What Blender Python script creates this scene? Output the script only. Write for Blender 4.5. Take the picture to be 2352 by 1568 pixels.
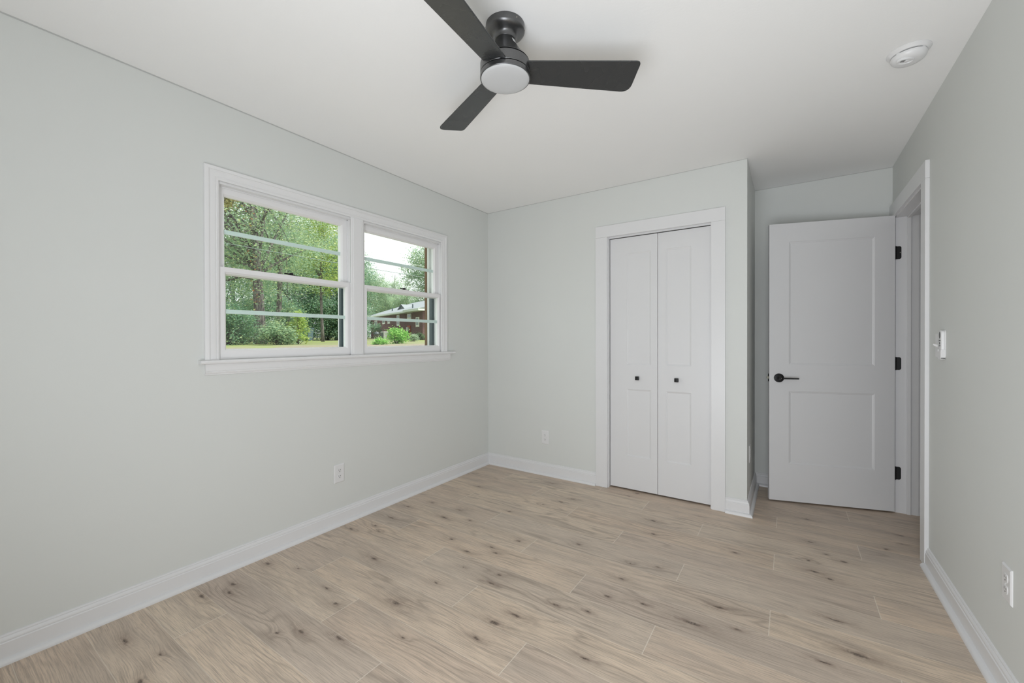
import bpy, bmesh, math, random
import numpy as np
from mathutils import Vector, Matrix
for o in list(bpy.data.objects):
    bpy.data.objects.remove(o)
C = bpy.context.scene.collection
SC = bpy.context.scene
R = math.radians
# ------------------------------------------------------------------ camera
FOC, YAW, PIT, ROL = 954.635, 0.589423, -0.0046584, -0.002026
CAM = Vector((2.43615, -3.22635, 1.19838))
H, W, CX, BY, REAR = 2.42, 3.0422, 2.1953, 0.7374, -3.80      # ceiling, right wall x, closet corner x, alcove wall y, rear wall y
cf = Vector((-math.sin(YAW) * math.cos(PIT), math.cos(YAW) * math.cos(PIT), math.sin(PIT)))
cr = Vector((math.cos(YAW), math.sin(YAW), 0)); cu = cr.cross(cf)
cr, cu = math.cos(ROL) * cr + math.sin(ROL) * cu, -math.sin(ROL) * cr + math.cos(ROL) * cu
cam_data = bpy.data.cameras.new('camera'); cam = bpy.data.objects.new('camera', cam_data); C.objects.link(cam)
cam.matrix_world = Matrix((( cr.x, cu.x, -cf.x, CAM.x), (cr.y, cu.y, -cf.y, CAM.y), (cr.z, cu.z, -cf.z, CAM.z), (0, 0, 0, 1)))
cam_data.sensor_fit = 'HORIZONTAL'; cam_data.sensor_width = 36.0
cam_data.lens = FOC * 36.0 / 2352.0
cam_data.clip_start = 0.02; cam_data.clip_end = 400
SC.camera = cam
# ------------------------------------------------------------------ sky, sun, large lights, exposure
wd = bpy.data.worlds.new('sky'); SC.world = wd; wd.use_nodes = True
bg = wd.node_tree.nodes['Background']
bg.inputs[0].default_value = (0.97, 0.985, 1.0, 1); bg.inputs[1].default_value = 1.55
SC.view_settings.view_transform = 'Standard'; SC.view_settings.look = 'None'
SC.view_settings.exposure = 0.0; SC.view_settings.gamma = 1.0; SC.view_settings.use_curve_mapping = False
SC.cycles.max_bounces = 10; SC.cycles.diffuse_bounces = 6; SC.cycles.glossy_bounces = 4
SC.cycles.transmission_bounces = 8; SC.cycles.transparent_max_bounces = 16
SC.cycles.use_denoising = True; SC.cycles.sample_clamp_indirect = 6.0


def area(name, loc, aim, sx, sy, power, col=(1, 1, 1), spread=180):
    l = bpy.data.lights.new(name, 'AREA'); l.shape = 'RECTANGLE'; l.size = sx; l.size_y = sy
    l.energy = power; l.color = col; l.spread = R(spread)
    o = bpy.data.objects.new(name, l); C.objects.link(o); o.location = loc
    o.rotation_euler = (Vector(aim) - Vector(loc)).to_track_quat('-Z', 'Y').to_euler()
    return o


sun = bpy.data.lights.new('sun', 'SUN'); sun.energy = 4.6; sun.angle = R(2.0); sun.color = (1.0, 0.96, 0.86)
so = bpy.data.objects.new('sun', sun); C.objects.link(so)
so.rotation_euler = Vector((-0.45, -0.30, -0.85)).to_track_quat('-Z', 'Y').to_euler()
area('rear_fill_lamp', (2.3, REAR + 0.03, 1.45), (2.3, 0, 1.30), 1.0, 1.15, 6.0, (0.915, 0.95, 1.0))  # unseen fill lamp added in the rear wall opening to brighten the room
area('bounce_fill_lamp', (2.2, -3.52, 0.58), (1.85, 0.35, 2.42), 1.3, 0.95, 31.0, (0.915, 0.95, 1.0), 167)  # unseen area lamp added behind the camera to brighten ceiling and far walls
area('hall_fill_lamp', (3.75, 0.2, 2.36), (3.75, 0.2, 0), 0.4, 0.4, 0.45, (1.0, 0.98, 0.95))  # unseen lamp added to light the hall beyond the doorway


# ------------------------------------------------------------------ helpers
def props(o, label=None, cat=None, group=None, kind=None):
    if label: o['label'] = label
    if cat: o['category'] = cat
    if group: o['group'] = group
    if kind: o['kind'] = kind
    return o


def empty(name, loc=(0, 0, 0), rz=0.0, **k):
    o = bpy.data.objects.new(name, None); C.objects.link(o); o.location = loc; o.rotation_euler = (0, 0, rz)
    o.empty_display_size = 0.05
    return props(o, **k)


def obj(name, bm, mat, parent=None, smooth=False, **k):
    bmesh.ops.recalc_face_normals(bm, faces=bm.faces[:])
    me = bpy.data.meshes.new(name); bm.to_mesh(me); bm.free()
    if smooth:
        for p in me.polygons: p.use_smooth = True
        try: me.set_sharp_from_angle(angle=R(smooth if smooth is not True else 40))
        except Exception: pass
    me.materials.append(mat)
    o = bpy.data.objects.new(name, me); C.objects.link(o)
    if parent: o.parent = parent
    return props(o, **k)


def box(bm, x0, x1, y0, y1, z0, z1, bev=0.0):
    b2 = bmesh.new()
    vs = [b2.verts.new((x, y, z)) for z in (z0, z1) for y in (y0, y1) for x in (x0, x1)]
    for f in ((0, 1, 3, 2), (4, 5, 7, 6), (0, 1, 5, 4), (2, 3, 7, 6), (0, 2, 6, 4), (1, 3, 7, 5)):
        b2.faces.new([vs[i] for i in f])
    bmesh.ops.recalc_face_normals(b2, faces=b2.faces[:])
    if bev > 0:
        bmesh.ops.bevel(b2, geom=b2.edges[:], offset=bev, segments=2, affect='EDGES', profile=0.5)
    merge(bm, b2)
    return bm


def merge(bm, b2):
    me = bpy.data.meshes.new('tmp'); b2.to_mesh(me); b2.free(); bm.from_mesh(me); bpy.data.meshes.remove(me)


def nbox(*a, **k):
    return box(bmesh.new(), *a, **k)


def lathe(bm, prof, c=(0, 0, 0), n=64, axis=None):
    """profile of (r, h); closed at ends when r == 0"""
    M = Matrix.Identity(3)
    if axis is not None: M = Vector((0, 0, 1)).rotation_difference(Vector(axis)).to_matrix()
    c = Vector(c); rings = []
    for r, h in prof:
        if r < 1e-6: rings.append([bm.verts.new(c + M @ Vector((0, 0, h)))])
        else: rings.append([bm.verts.new(c + M @ Vector((r * math.cos(2 * math.pi * i / n), r * math.sin(2 * math.pi * i / n), h))) for i in range(n)])
    for a, b in zip(rings, rings[1:]):
        for i in range(n):
            j = (i + 1) % n
            if len(a) == 1 and len(b) == 1: continue
            if len(a) == 1: bm.faces.new((a[0], b[i], b[j]))
            elif len(b) == 1: bm.faces.new((a[i], b[0], a[j]))
            else: bm.faces.new((a[i], b[i], b[j], a[j]))
    return bm


def tube(bm, pts, rad, n=8, caps=True):
    pts = [Vector(p) for p in pts]; rad = rad if isinstance(rad, (list, tuple)) else [rad] * len(pts)
    rings = []; up = Vector((0.13, 0.31, 0.94))
    for i, p in enumerate(pts):
        t = (pts[min(i + 1, len(pts) - 1)] - pts[max(i - 1, 0)]).normalized()
        a = t.cross(up)
        if a.length < 0.05: a = t.cross(Vector((1, 0, 0)))
        a.normalize(); b = t.cross(a)
        rings.append([bm.verts.new(p + rad[i] * (math.cos(2 * math.pi * k / n) * a + math.sin(2 * math.pi * k / n) * b)) for k in range(n)])
    for A, B in zip(rings, rings[1:]):
        for k in range(n): bm.faces.new((A[k], A[(k + 1) % n], B[(k + 1) % n], B[k]))
    if caps: bm.faces.new(rings[0]); bm.faces.new(rings[-1])
    return bm


def prism(bm, poly, f0, f1):
    """poly of 2-D points, f0/f1 map them to 3-D: closed solid"""
    a = [bm.verts.new(f0(u, v)) for u, v in poly]; b = [bm.verts.new(f1(u, v)) for u, v in poly]
    bm.faces.new(a); bm.faces.new(b); n = len(poly)
    for i in range(n): bm.faces.new((a[i], a[(i + 1) % n], b[(i + 1) % n], b[i]))
    return bm


def run(bm, stations):
    """stations: equal lists of 3-D points, swept, capped"""
    rr = [[bm.verts.new(p) for p in s] for s in stations]; n = len(rr[0])
    for A, B in zip(rr, rr[1:]):
        for k in range(n): bm.faces.new((A[k], A[(k + 1) % n], B[(k + 1) % n], B[k]))
    bm.faces.new(rr[0]); bm.faces.new(rr[-1])
    return bm


# ------------------------------------------------------------------ materials
class G:
    """tiny node-graph writer"""
    def __init__(s, name):
        s.m = bpy.data.materials.new(name); s.m.use_nodes = True; s.t = s.m.node_tree; s.n = s.t.nodes
        s.p = s.n['Principled BSDF']; s.out = s.n['Material Output']

    def new(s, kind, **k):
        n = s.n.new(kind)
        for a, b in k.items(): setattr(n, a, b)
        return n

    def put(s, sock, v):
        if v is None: return
        if isinstance(v, bpy.types.NodeSocket): s.t.links.new(v, sock)
        else: sock.default_value = v

    def math(s, op, a, b=None, c=None, clamp=False):
        n = s.new('ShaderNodeMath', operation=op, use_clamp=clamp)
        for i, v in enumerate((a, b, c)): s.put(n.inputs[i], v)
        return n.outputs[0]

    def vmath(s, op, a, b=None, c=None):
        n = s.new('ShaderNodeVectorMath', operation=op)
        for i, v in enumerate((a, b, c)): s.put(n.inputs[i], v)
        return n.outputs['Value'] if op in ('LENGTH', 'DISTANCE', 'DOT_PRODUCT') else n.outputs[0]

    def mix(s, f, a, b, blend='MIX'):
        n = s.new('ShaderNodeMix', data_type='RGBA', blend_type=blend)
        s.put(n.inputs['Factor'], f); s.put(n.inputs[6], a); s.put(n.inputs[7], b)
        return n.outputs[2]

    def ramp(s, v, a, b, lo=0.0, hi=1.0):
        n = s.new('ShaderNodeMapRange', interpolation_type='SMOOTHSTEP')
        s.put(n.inputs[0], v); s.put(n.inputs[1], a); s.put(n.inputs[2], b); s.put(n.inputs[3], lo); s.put(n.inputs[4], hi)
        return n.outputs[0]

    def noise(s, vec, scale, detail=2.0, rough=0.5, dist=0.0):
        n = s.new('ShaderNodeTexNoise'); s.put(n.inputs['Vector'], vec)
        n.inputs['Scale'].default_value = scale; n.inputs['Detail'].default_value = detail
        n.inputs['Roughness'].default_value = rough; n.inputs['Distortion'].default_value = dist
        return n.outputs['Fac']

    def comb(s, x, y, z):
        n = s.new('ShaderNodeCombineXYZ')
        for i, v in enumerate((x, y, z)): s.put(n.inputs[i], v)
        return n.outputs[0]

    def coord(s, which='Object'):
        return s.new('ShaderNodeTexCoord').outputs[which]

    def bump(s, h, strength=0.2, dist=0.01):
        n = s.new('ShaderNodeBump'); n.inputs['Strength'].default_value = strength; n.inputs['Distance'].default_value = dist
        s.put(n.inputs['Height'], h); s.t.links.new(n.outputs[0], s.p.inputs['Normal'])

    def set(s, color=None, rough=None, metal=None, spec=None):
        s.put(s.p.inputs['Base Color'], color); s.put(s.p.inputs['Roughness'], rough)
        s.put(s.p.inputs['Metallic'], metal); s.put(s.p.inputs['Specular IOR Level'], spec)
        return s.m


def lin(r, g, b):
    f = lambda c: (c / 255 / 12.92) if c <= 10.3 else ((c / 255 + 0.055) / 1.055) ** 2.4
    return (f(r), f(g), f(b), 1)


def paint(name, col, rough, bump=0.0, bscale=250.0, spec=0.4, var=0.012):
    g = G(name); v = g.coord()
    n = g.noise(v, 2.3, 3.0)
    c2 = tuple(max(0, x * (1 - var * 2)) for x in col[:3]) + (1,)
    m = g.set(g.mix(n, col, c2), rough, 0.0, spec)
    if bump: g.bump(g.noise(v, bscale, 2.0), bump, 0.002)
    return m


M_WALL = paint('pale_grey_wall_paint', (0.700, 0.716, 0.698, 1), 0.55, 0.06, 160, 0.35)
M_CEIL = paint('white_ceiling_paint', (0.93, 0.93, 0.925, 1), 0.8, 0.16, 90, 0.2)
M_TRIM = paint('white_trim_paint', (0.765, 0.765, 0.775, 1), 0.32, 0.0, 100, 0.45)
M_DOOR = paint('white_door_paint', (0.735, 0.735, 0.745, 1), 0.38, 0.02, 400, 0.45)
M_WTRIM = paint('white_window_trim', (0.80, 0.80, 0.805, 1), 0.32, 0.0, 100, 0.45)
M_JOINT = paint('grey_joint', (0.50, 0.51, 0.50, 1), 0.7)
M_VINYL = paint('white_window_sash', (0.83, 0.825, 0.83, 1), 0.3, 0.0, 100, 0.45)
M_MUNT = paint('pale_window_bar', (0.80, 0.87, 0.88, 1), 0.35, 0.0, 100, 0.45)
M_PLAST = paint('white_plastic', (0.77, 0.77, 0.775, 1), 0.3, 0.0, 100, 0.5)
M_LENS = paint('frosted_white_lens', (0.57, 0.58, 0.59, 1), 0.45, 0.0, 100, 0.4)
M_SLOT = paint('dark_slot', (0.03, 0.03, 0.03, 1), 0.6)
M_GREYBTN = paint('grey_button', (0.13, 0.13, 0.13, 1), 0.5)
M_BLACK = paint('matte_black_metal', (0.007, 0.007, 0.0075, 1), 0.45, 0.0, 100, 0.35)
M_STEEL = paint('dull_steel', (0.32, 0.31, 0.26, 1), 0.35, 0.0, 100, 0.6)
M_STEEL.node_tree.nodes['Principled BSDF'].inputs['Metallic'].default_value = 0.8
M_SLATE = paint('slate_screen_channel', (0.075, 0.10, 0.11, 1), 0.6)
M_BLIND = paint('weathered_white_stop', (0.72, 0.74, 0.72, 1), 0.6, 0.2, 60, 0.3, 0.06)
M_BROWN = paint('weathered_brown_wood', (0.20, 0.125, 0.07, 1), 0.8, 0.4, 60, 0.2, 0.2)
M_DARK = paint('dark_void', (0.02, 0.02, 0.02, 1), 0.9)


def m_fan(name, base, rough, metal, speck):
    g = G(name); v = g.coord()
    n = g.noise(v, 900, 2.0); n2 = g.noise(v, 9.0, 2.0)
    c2 = tuple(x * 1.35 for x in base[:3]) + (1,)
    m = g.set(g.mix(g.ramp(n, 0.30, 0.80), base, c2), None, metal, 0.5)
    g.put(g.p.inputs['Roughness'], g.math('ADD', g.math('MULTIPLY', n2, 0.12), rough - 0.06))
    g.bump(n, speck, 0.0006)
    return m


M_FAN = m_fan('gunmetal_fan_body', (0.135, 0.136, 0.138, 1), 0.31, 0.9, 0.02)
M_BLADE = m_fan('charcoal_fan_blade', (0.034, 0.036, 0.037, 1), 0.27, 0.0, 0.02)


def m_glass():
    g = G('window_glass')
    tr = g.new('ShaderNodeBsdfTransparent'); tr.inputs[0].default_value = (0.95, 0.985, 0.965, 1)
    gl = g.new('ShaderNodeBsdfGlossy'); gl.inputs['Roughness'].default_value = 0.02; gl.inputs['Color'].default_value = (1, 1, 1, 1)
    lw_ = g.new('ShaderNodeLayerWeight'); lw_.inputs[0].default_value = 0.5
    fr = g.math('MULTIPLY_ADD', g.math('POWER', lw_.outputs['Facing'], 5.0), 0.6, 0.022)
    mx = g.new('ShaderNodeMixShader')
    g.t.links.new(fr, mx.inputs[0]); g.t.links.new(tr.outputs[0], mx.inputs[1]); g.t.links.new(gl.outputs[0], mx.inputs[2])
    g.t.links.new(mx.outputs[0], g.out.inputs[0])
    return g.m


M_GLASS = m_glass()

# ---- wood-look plank floor: planks 1.19 x 0.1915 m laid along x in a one-third stagger
KNOTS = [(0.125,-1.607,1),(0.214,-1.494,1),(0.296,-1.531,1),(0.157,-1.166,1),(0.208,-1.355,1),(0.5,-1.157,1.5),(0.672,-1.096,0.8),(0.509,-1.006,1),(0.748,-1.36,1),(0.92,-1.419,1.2),(1.006,-1.303,0.8),(1.065,-1.342,1.2),(1.092,-1.153,1),(0.543,-1.761,1.5),(0.986,-1.737,1),(1.206,-1.51,1),(1.215,-1.59,1),(0.944,-1.953,1.5),(1.01,-1.555,0.7),(1.448,-1.723,1.6),(1.396,-1.812,1.6),(1.39,-1.926,1.2),(1.14,-2.088,0.6),(0.928,-2.23,1.3),(0.721,-2.107,1.2),(0.578,-2.062,0.8),(1.555,-1.563,0.8),(1.696,-1.526,0.7),(1.798,-1.781,1),(1.411,-0.995,1),(1.727,-1.374,1),(0.789,-0.165,1),(1.079,-0.386,1),(1.032,-0.483,1.3),(0.807,-0.832,1),(0.945,-0.598,0.8),(0.249,-1.017,1),(0.336,-0.566,0.8),(1.737,-0.622,1),(1.686,-0.432,1),(1.404,-0.092,1),(2.181,-0.599,1),(2.537,-0.214,0.8),(2.544,-0.586,1.3),(2.605,-0.626,1.4),(2.52,-0.47,1),(2.607,-0.339,0.7),(2.677,-0.382,1),(2.995,0.189,1),(2.984,0.052,0.7),(2.894,-0.08,1),(2.175,-1.174,1.1),(2.091,-1.35,2),(2.257,-1.289,1),(1.883,-1.338,0.8),(1.734,-1.197,1.2),(1.862,-0.988,0.8),(1.728,-1.034,0.8),(2.599,-0.993,1.3),(2.651,-1.191,1.8),(2.542,-1.309,1),(1.926,-0.187,0.6),(2.535,0.155,1),(1.451,-0.002,1),(0.112,-2.11,1.4),(0.294,-2.045,0.8),(0.165,-2.297,1.4),(0.225,-2.338,1.4),(0.152,-2.422,1.3),(0.231,-2.712,1.2),(0.44,-2.659,0.8),(0.69,-2.353,0.8),(0.765,-2.295,1),(0.54,-2.744,1)]


def m_floor():
    g = G('greige_oak_plank_floor'); P = g.coord()
    sx = g.new('ShaderNodeSeparateXYZ'); g.put(sx.inputs[0], P); x, y = sx.outputs[0], sx.outputs[1]
    v = g.math('DIVIDE', g.math('SUBTRACT', 0.081, y), 0.1915)
    row = g.math('FLOOR', v); fv = g.math('FRACT', v)
    m3 = g.math('MODULO', g.math('ADD', row, 299.0), 3.0)
    u = g.math('DIVIDE', g.math('SUBTRACT', x, g.math('MULTIPLY_ADD', m3, 0.3967, 0.382)), 1.19)
    col = g.math('FLOOR', u); fu = g.math('FRACT', u)
    pid = g.math('MULTIPLY_ADD', row, 7.31, g.math('MULTIPLY', col, 13.77))
    wn = g.new('ShaderNodeTexWhiteNoise', noise_dimensions='1D'); g.put(wn.inputs['W'], pid)
    rnd = wn.outputs['Value']
    wn2 = g.new('ShaderNodeTexWhiteNoise', noise_dimensions='1D'); g.put(wn2.inputs['W'], g.math('ADD', pid, 3.3))
    rnd2 = wn2.outputs['Value']
    # distance to the nearest seam, in metres
    dv = g.math('MULTIPLY', g.math('MINIMUM', fv, g.math('SUBTRACT', 1.0, fv)), 0.1915)
    du = g.math('MULTIPLY', g.math('MINIMUM', fu, g.math('SUBTRACT', 1.0, fu)), 1.19)
    seam = g.math('MAXIMUM', g.math('MULTIPLY', g.ramp(dv, 0.0006, 0.0018, 1, 0), 0.75), g.ramp(du, 0.0010, 0.0024, 1, 0))
    # nearest knot (elliptic distance), slightly perturbed so knots are not perfect ovals
    pert = g.new('ShaderNodeTexNoise'); g.put(pert.inputs['Vector'], P); pert.inputs['Scale'].default_value = 42; pert.inputs['Detail'].default_value = 2
    Q = g.vmath('ADD', P, g.vmath('MULTIPLY', g.vmath('SUBTRACT', pert.outputs['Color'], (0.5, 0.5, 0.5)), (0.030, 0.012, 0.0)))
    d = None
    for kx, ky, s in KNOTS:
        ax, ay = 0.021 * s * (0.7 + 0.75 * ((kx * 37.7) % 1)), 0.0085 * s * (0.75 + 0.5 * ((ky * 53.3) % 1))
        L = g.vmath('LENGTH', g.vmath('MULTIPLY_ADD', Q, (1 / ax, 1 / ay, 0.0), (-kx / ax, -ky / ay, 0.0)))
        d = L if d is None else g.math('MINIMUM', d, L)
    bend = g.math('EXPONENT', g.math('MULTIPLY', g.math('POWER', d, 1.3), -0.22))
    # grain
    px = g.math('MULTIPLY_ADD', rnd, 23.0, x); py = g.math('MULTIPLY_ADD', rnd2, 9.0, y)
    low = g.noise(g.comb(g.math('MULTIPLY', px, 1.3), g.math('MULTIPLY', py, 7.0), 0.0), 1.0, 2.0, 0.5)
    warp = g.noise(g.comb(g.math('MULTIPLY', px, 4.0), g.math('MULTIPLY', py, 14.0), 3.0), 1.0, 2.0, 0.5)
    gy = g.math('ADD', g.math('MULTIPLY', py, 210.0), g.math('ADD', g.math('MULTIPLY', warp, 3.2), g.math('MULTIPLY', bend, 4.5)))
    fine = g.noise(g.comb(g.math('MULTIPLY', px, 6.5), gy, 0.0), 1.0, 4.0, 0.66)
    fine2 = g.noise(g.comb(g.math('MULTIPLY', px, 16.0), g.math('MULTIPLY', gy, 2.6), 5.0), 1.0, 2.0, 0.6)
    # cathedral contour lines
    ring = g.math('ADD', g.math('MULTIPLY', low, 26.0), g.math('ADD', g.math('MULTIPLY', warp, 3.5), g.math('ADD', g.math('MULTIPLY', py, 60.0), g.math('MULTIPLY', bend, 4.0))))
    rl = g.math('POWER', g.math('ABSOLUTE', g.math('SINE', ring)), 7.0)
    rmask = g.ramp(g.noise(g.comb(g.math('MULTIPLY', px, 1.1), g.math('MULTIPLY', py, 5.0), 9.0), 1.0, 1.0), 0.44, 0.66)
    rl = g.math('MULTIPLY', rl, rmask)
    streak = g.ramp(g.noise(g.comb(g.math('MULTIPLY', px, 1.3), g.math('MULTIPLY', gy, 0.12), 2.0), 1.0, 3.0, 0.6), 0.48, 0.76)
    blot = g.ramp(g.noise(g.comb(g.math('MULTIPLY', px, 2.0), g.math('MULTIPLY', py, 9.0), 11.0), 1.0, 2.0), 0.42, 0.72)
    base = g.mix(rnd, lin(229, 211, 189), lin(203, 188, 174))
    base = g.mix(g.math('MULTIPLY', rnd2, 0.6), base, lin(219, 195, 173))
    c = g.mix(g.math('MULTIPLY', blot, 0.55), base, lin(184, 171, 158))
    c = g.mix(g.math('MULTIPLY', g.ramp(fine, 0.42, 0.70), 0.70), c, lin(164, 151, 138))
    c = g.mix(g.math('MULTIPLY', g.ramp(fine2, 0.48, 0.74), 0.50), c, lin(156, 144, 132))
    c = g.mix(g.math('MULTIPLY', g.ramp(fine, 0.48, 0.22), 0.35), c, lin(226, 214, 198))
    c = g.mix(g.math('MULTIPLY', streak, 0.38), c, lin(142, 128, 116))
    c = g.mix(g.math('MULTIPLY', rl, 0.42), c, lin(134, 120, 108))
    hn_ = g.noise(P, 26.0, 3.0, 0.6)
    halo = g.math('MULTIPLY', g.math('EXPONENT', g.math('MULTIPLY', g.math('POWER', d, 0.85), -0.72)), g.ramp(hn_, 0.25, 0.6, 0.45, 1.25))
    c = g.mix(g.math('MULTIPLY', halo, 0.85, clamp=True), c, lin(128, 109, 96))
    core = g.math('MULTIPLY', g.ramp(d, 0.85, 0.25), g.ramp(g.noise(P, 160.0, 2.0), 0.30, 0.62, 1.0, 0.45))
    c = g.mix(g.math('MULTIPLY', core, 0.85), c, lin(62, 55, 51))
    c = g.mix(g.math('MULTIPLY', seam, 0.55), c, lin(232, 224, 210))  # bevel-edge highlight along the seams painted as a paler colour
    g.set(c, g.math('MULTIPLY_ADD', fine, 0.12, 0.40), 0.0, 0.35)
    g.bump(g.math('MULTIPLY', seam, -1.0), 0.12, 0.002)
    return g.m


M_FLOOR = m_floor()


def m_leaf(name, a, b, c, trans=0.5):
    g = G(name)
    geo = g.new('ShaderNodeNewGeometry')
    rp = geo.outputs['Random Per Island']
    oi = g.new('ShaderNodeObjectInfo').outputs['Random']
    col = g.mix(rp, a, b)
    col = g.mix(g.ramp(rp, 0.80, 1.0), col, c)
    col = g.mix(g.math('MULTIPLY', oi, 0.18), col, a)
    g.set(col, 0.55, 0.0, 0.3)
    tl = g.new('ShaderNodeBsdfTranslucent'); g.put(tl.inputs[0], g.mix(0.5, col, (0.55, 0.75, 0.15, 1), 'MULTIPLY'))
    g.put(tl.inputs[0], col)
    mx = g.new('ShaderNodeMixShader'); mx.inputs[0].default_value = trans
    g.t.links.new(g.p.outputs[0], mx.inputs[1]); g.t.links.new(tl.outputs[0], mx.inputs[2]); g.t.links.new(mx.outputs[0], g.out.inputs[0])
    return g.m


M_OAK = m_leaf('oak_leaves', (0.25, 0.38, 0.25, 1), (0.44, 0.57, 0.37, 1), (0.68, 0.72, 0.38, 1))
M_YEL = m_leaf('yellow_green_leaves', (0.36, 0.50, 0.16, 1), (0.58, 0.68, 0.24, 1), (0.74, 0.72, 0.28, 1))
M_DRK = m_leaf('deep_green_leaves', (0.16, 0.29, 0.20, 1), (0.30, 0.46, 0.30, 1), (0.50, 0.60, 0.32, 1))
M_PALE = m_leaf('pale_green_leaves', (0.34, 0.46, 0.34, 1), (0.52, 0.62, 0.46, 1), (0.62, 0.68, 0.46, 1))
M_LIME = m_leaf('bright_green_leaves', (0.22, 0.50, 0.13, 1), (0.42, 0.68, 0.22, 1), (0.62, 0.80, 0.30, 1))


def m_bark():
    g = G('grey_bark'); v = g.coord()
    st = g.new('ShaderNodeMapping'); g.put(st.inputs[0], v); st.inputs['Scale'].default_value = (9, 9, 1.6)
    n = g.noise(st.outputs[0], 3.0, 4.0, 0.65)
    m = g.set(g.mix(g.ramp(n, 0.38, 0.62), lin(84, 79, 80), lin(140, 133, 132)), 0.9, 0, 0.2)
    g.bump(n, 0.8, 0.05)
    return m


M_BARK = m_bark()


def m_lawn():
    g = G('lawn_and_straw'); v = g.coord()
    n = g.noise(v, 0.35, 3.0); n2 = g.noise(v, 9.0, 4.0, 0.7); n3 = g.noise(v, 1.3, 2.0)
    grass = g.mix(n2, lin(122, 132, 86), lin(150, 156, 110))
    straw = g.mix(n2, lin(130, 121, 110), lin(156, 147, 135))
    sx = g.new('ShaderNodeSeparateXYZ'); g.put(sx.inputs[0], v)
    # straw bank near the house, grass beyond it
    dist = g.math('ADD', g.math('MULTIPLY', sx.outputs[0], -1.0), g.math('MULTIPLY', g.math('SUBTRACT', n3, 0.5), 5.0))
    f = g.ramp(dist, 7.6, 9.4)
    patch = g.math('MULTIPLY', g.ramp(n, 0.50, 0.62), 0.55)
    c = g.mix(f, straw, grass); c = g.mix(patch, c, straw)
    g.set(c, 0.95, 0, 0.1); g.bump(n2, 0.6, 0.05)
    return g.m


M_LAWN = m_lawn()


def m_brick():
    g = G('dark_red_brick'); uv = g.coord('UV')
    b = g.new('ShaderNodeTexBrick'); g.put(b.inputs['Vector'], uv)
    b.inputs['Color1'].default_value = lin(116, 84, 85); b.inputs['Color2'].default_value = lin(98, 74, 79)
    b.inputs['Mortar'].default_value = lin(136, 112, 108); b.inputs['Scale'].default_value = 1.0
    b.inputs['Mortar Size'].default_value = 0.008; b.inputs['Brick Width'].default_value = 0.21; b.inputs['Row Height'].default_value = 0.075
    g.set(b.outputs[0], 0.9, 0, 0.2)
    return g.m


M_BRICK = m_brick()
M_ROOF = paint('grey_shingles', lin(158, 162, 170), 0.9, 0.5, 14, 0.2, 0.10)
M_FASC = paint('cream_fascia', lin(214, 220, 214), 0.6)
M_WINW = paint('white_house_window', lin(232, 232, 228), 0.5)
M_WING = paint('dim_house_glass', lin(104, 116, 118), 0.2)
M_BIN = paint('slate_blue_bin', lin(84, 104, 110), 0.6)
M_GRILL = paint('black_enamel', lin(70, 76, 80), 0.22, 0, 100, 0.8)
M_LEG = paint('pale_metal', lin(190, 190, 188), 0.4)
M_WIRE = paint('power_line_grey', lin(140, 154, 150), 0.6)
M_WIREW = paint('power_line_pale', lin(225, 228, 226), 0.6)
M_RUST = paint('orange_meter_board', lin(168, 92, 70), 0.8)
M_STRIPE = paint('sticker_white', (0.8, 0.8, 0.8, 1), 0.4)

# ------------------------------------------------------------------ the room shell
T = 0.16                                                    # outer wall thickness
Z0, Z1 = 1.090, 2.024                                       # window opening
OA = (-2.294, -1.501); OB = (-1.420, -0.634)                # the two openings in the left wall (y ranges)
bm = bmesh.new()
box(bm, -T, 0, REAR - T, BY + 0.2, 0, Z0); box(bm, -T, 0, REAR - T, BY + 0.2, Z1, H)
box(bm, -T, 0, REAR - T, OA[0], Z0, Z1); box(bm, -T, 0, OA[1], OB[0], Z0, Z1); box(bm, -T, 0, OB[1], BY + 0.2, Z0, Z1)
obj('wall_left', bm, M_WALL, kind='structure', label='long pale grey wall holding the double window', cat='wall')
DY0, DY1, DZ = -0.125, 0.642, 2.044                         # doorway in the right wall
WT = 0.118
bm = bmesh.new()
box(bm, W, W + WT, REAR - T, DY0, 0, H); box(bm, W, W + WT, DY1, BY + 0.12, 0, H); box(bm, W, W + WT, DY0, DY1, DZ, H)
obj('wall_right', bm, M_WALL, kind='structure', label='pale grey wall with the open doorway and remote control', cat='wall')
CO = (1.197, 1.990); CZ = 2.036                             # closet opening
bm = bmesh.new()
box(bm, 0, CO[0], 0, 0.11, 0, H); box(bm, CO[1], CX, 0, 0.11, 0, H); box(bm, CO[0], CO[1], 0, 0.11, CZ, H)
box(bm, CX - 0.11, CX, 0.11, BY, 0, H)
obj('wall_closet', bm, M_WALL, kind='structure', label='pale grey closet wall jutting forward with the folding doors', cat='wall')
obj('wall_alcove', nbox(0, W + 0.002, BY, BY + 0.12, 0, H), M_WALL, kind='structure', label='narrow recessed wall behind the open panel door', cat='wall')
bm = bmesh.new()
RX0, RX1, RZ0, RZ1 = 1.78, 2.82, 0.85, 2.05  # unseen opening added to hold the rear fill lamp
box(bm, 0, W, REAR - T, REAR, 0, RZ0); box(bm, 0, W, REAR - T, REAR, RZ1, H)
box(bm, 0, RX0, REAR - T, REAR, RZ0, RZ1); box(bm, RX1, W, REAR - T, REAR, RZ0, RZ1)
obj('wall_rear', bm, M_WALL, kind='structure', label='pale grey wall behind the viewpoint with an added opening around the fill lamp', cat='wall')
obj('floor', nbox(-T, 4.6, REAR - T, 3.1, -0.12, 0), M_FLOOR, kind='structure', label='knotty greige wood plank floor', cat='floor')
obj('ceiling', nbox(-T, 4.6, REAR - T, 3.1, H, H + 0.14), M_CEIL, kind='structure', label='smooth white ceiling over the whole room', cat='ceiling')
bm = bmesh.new()
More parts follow.
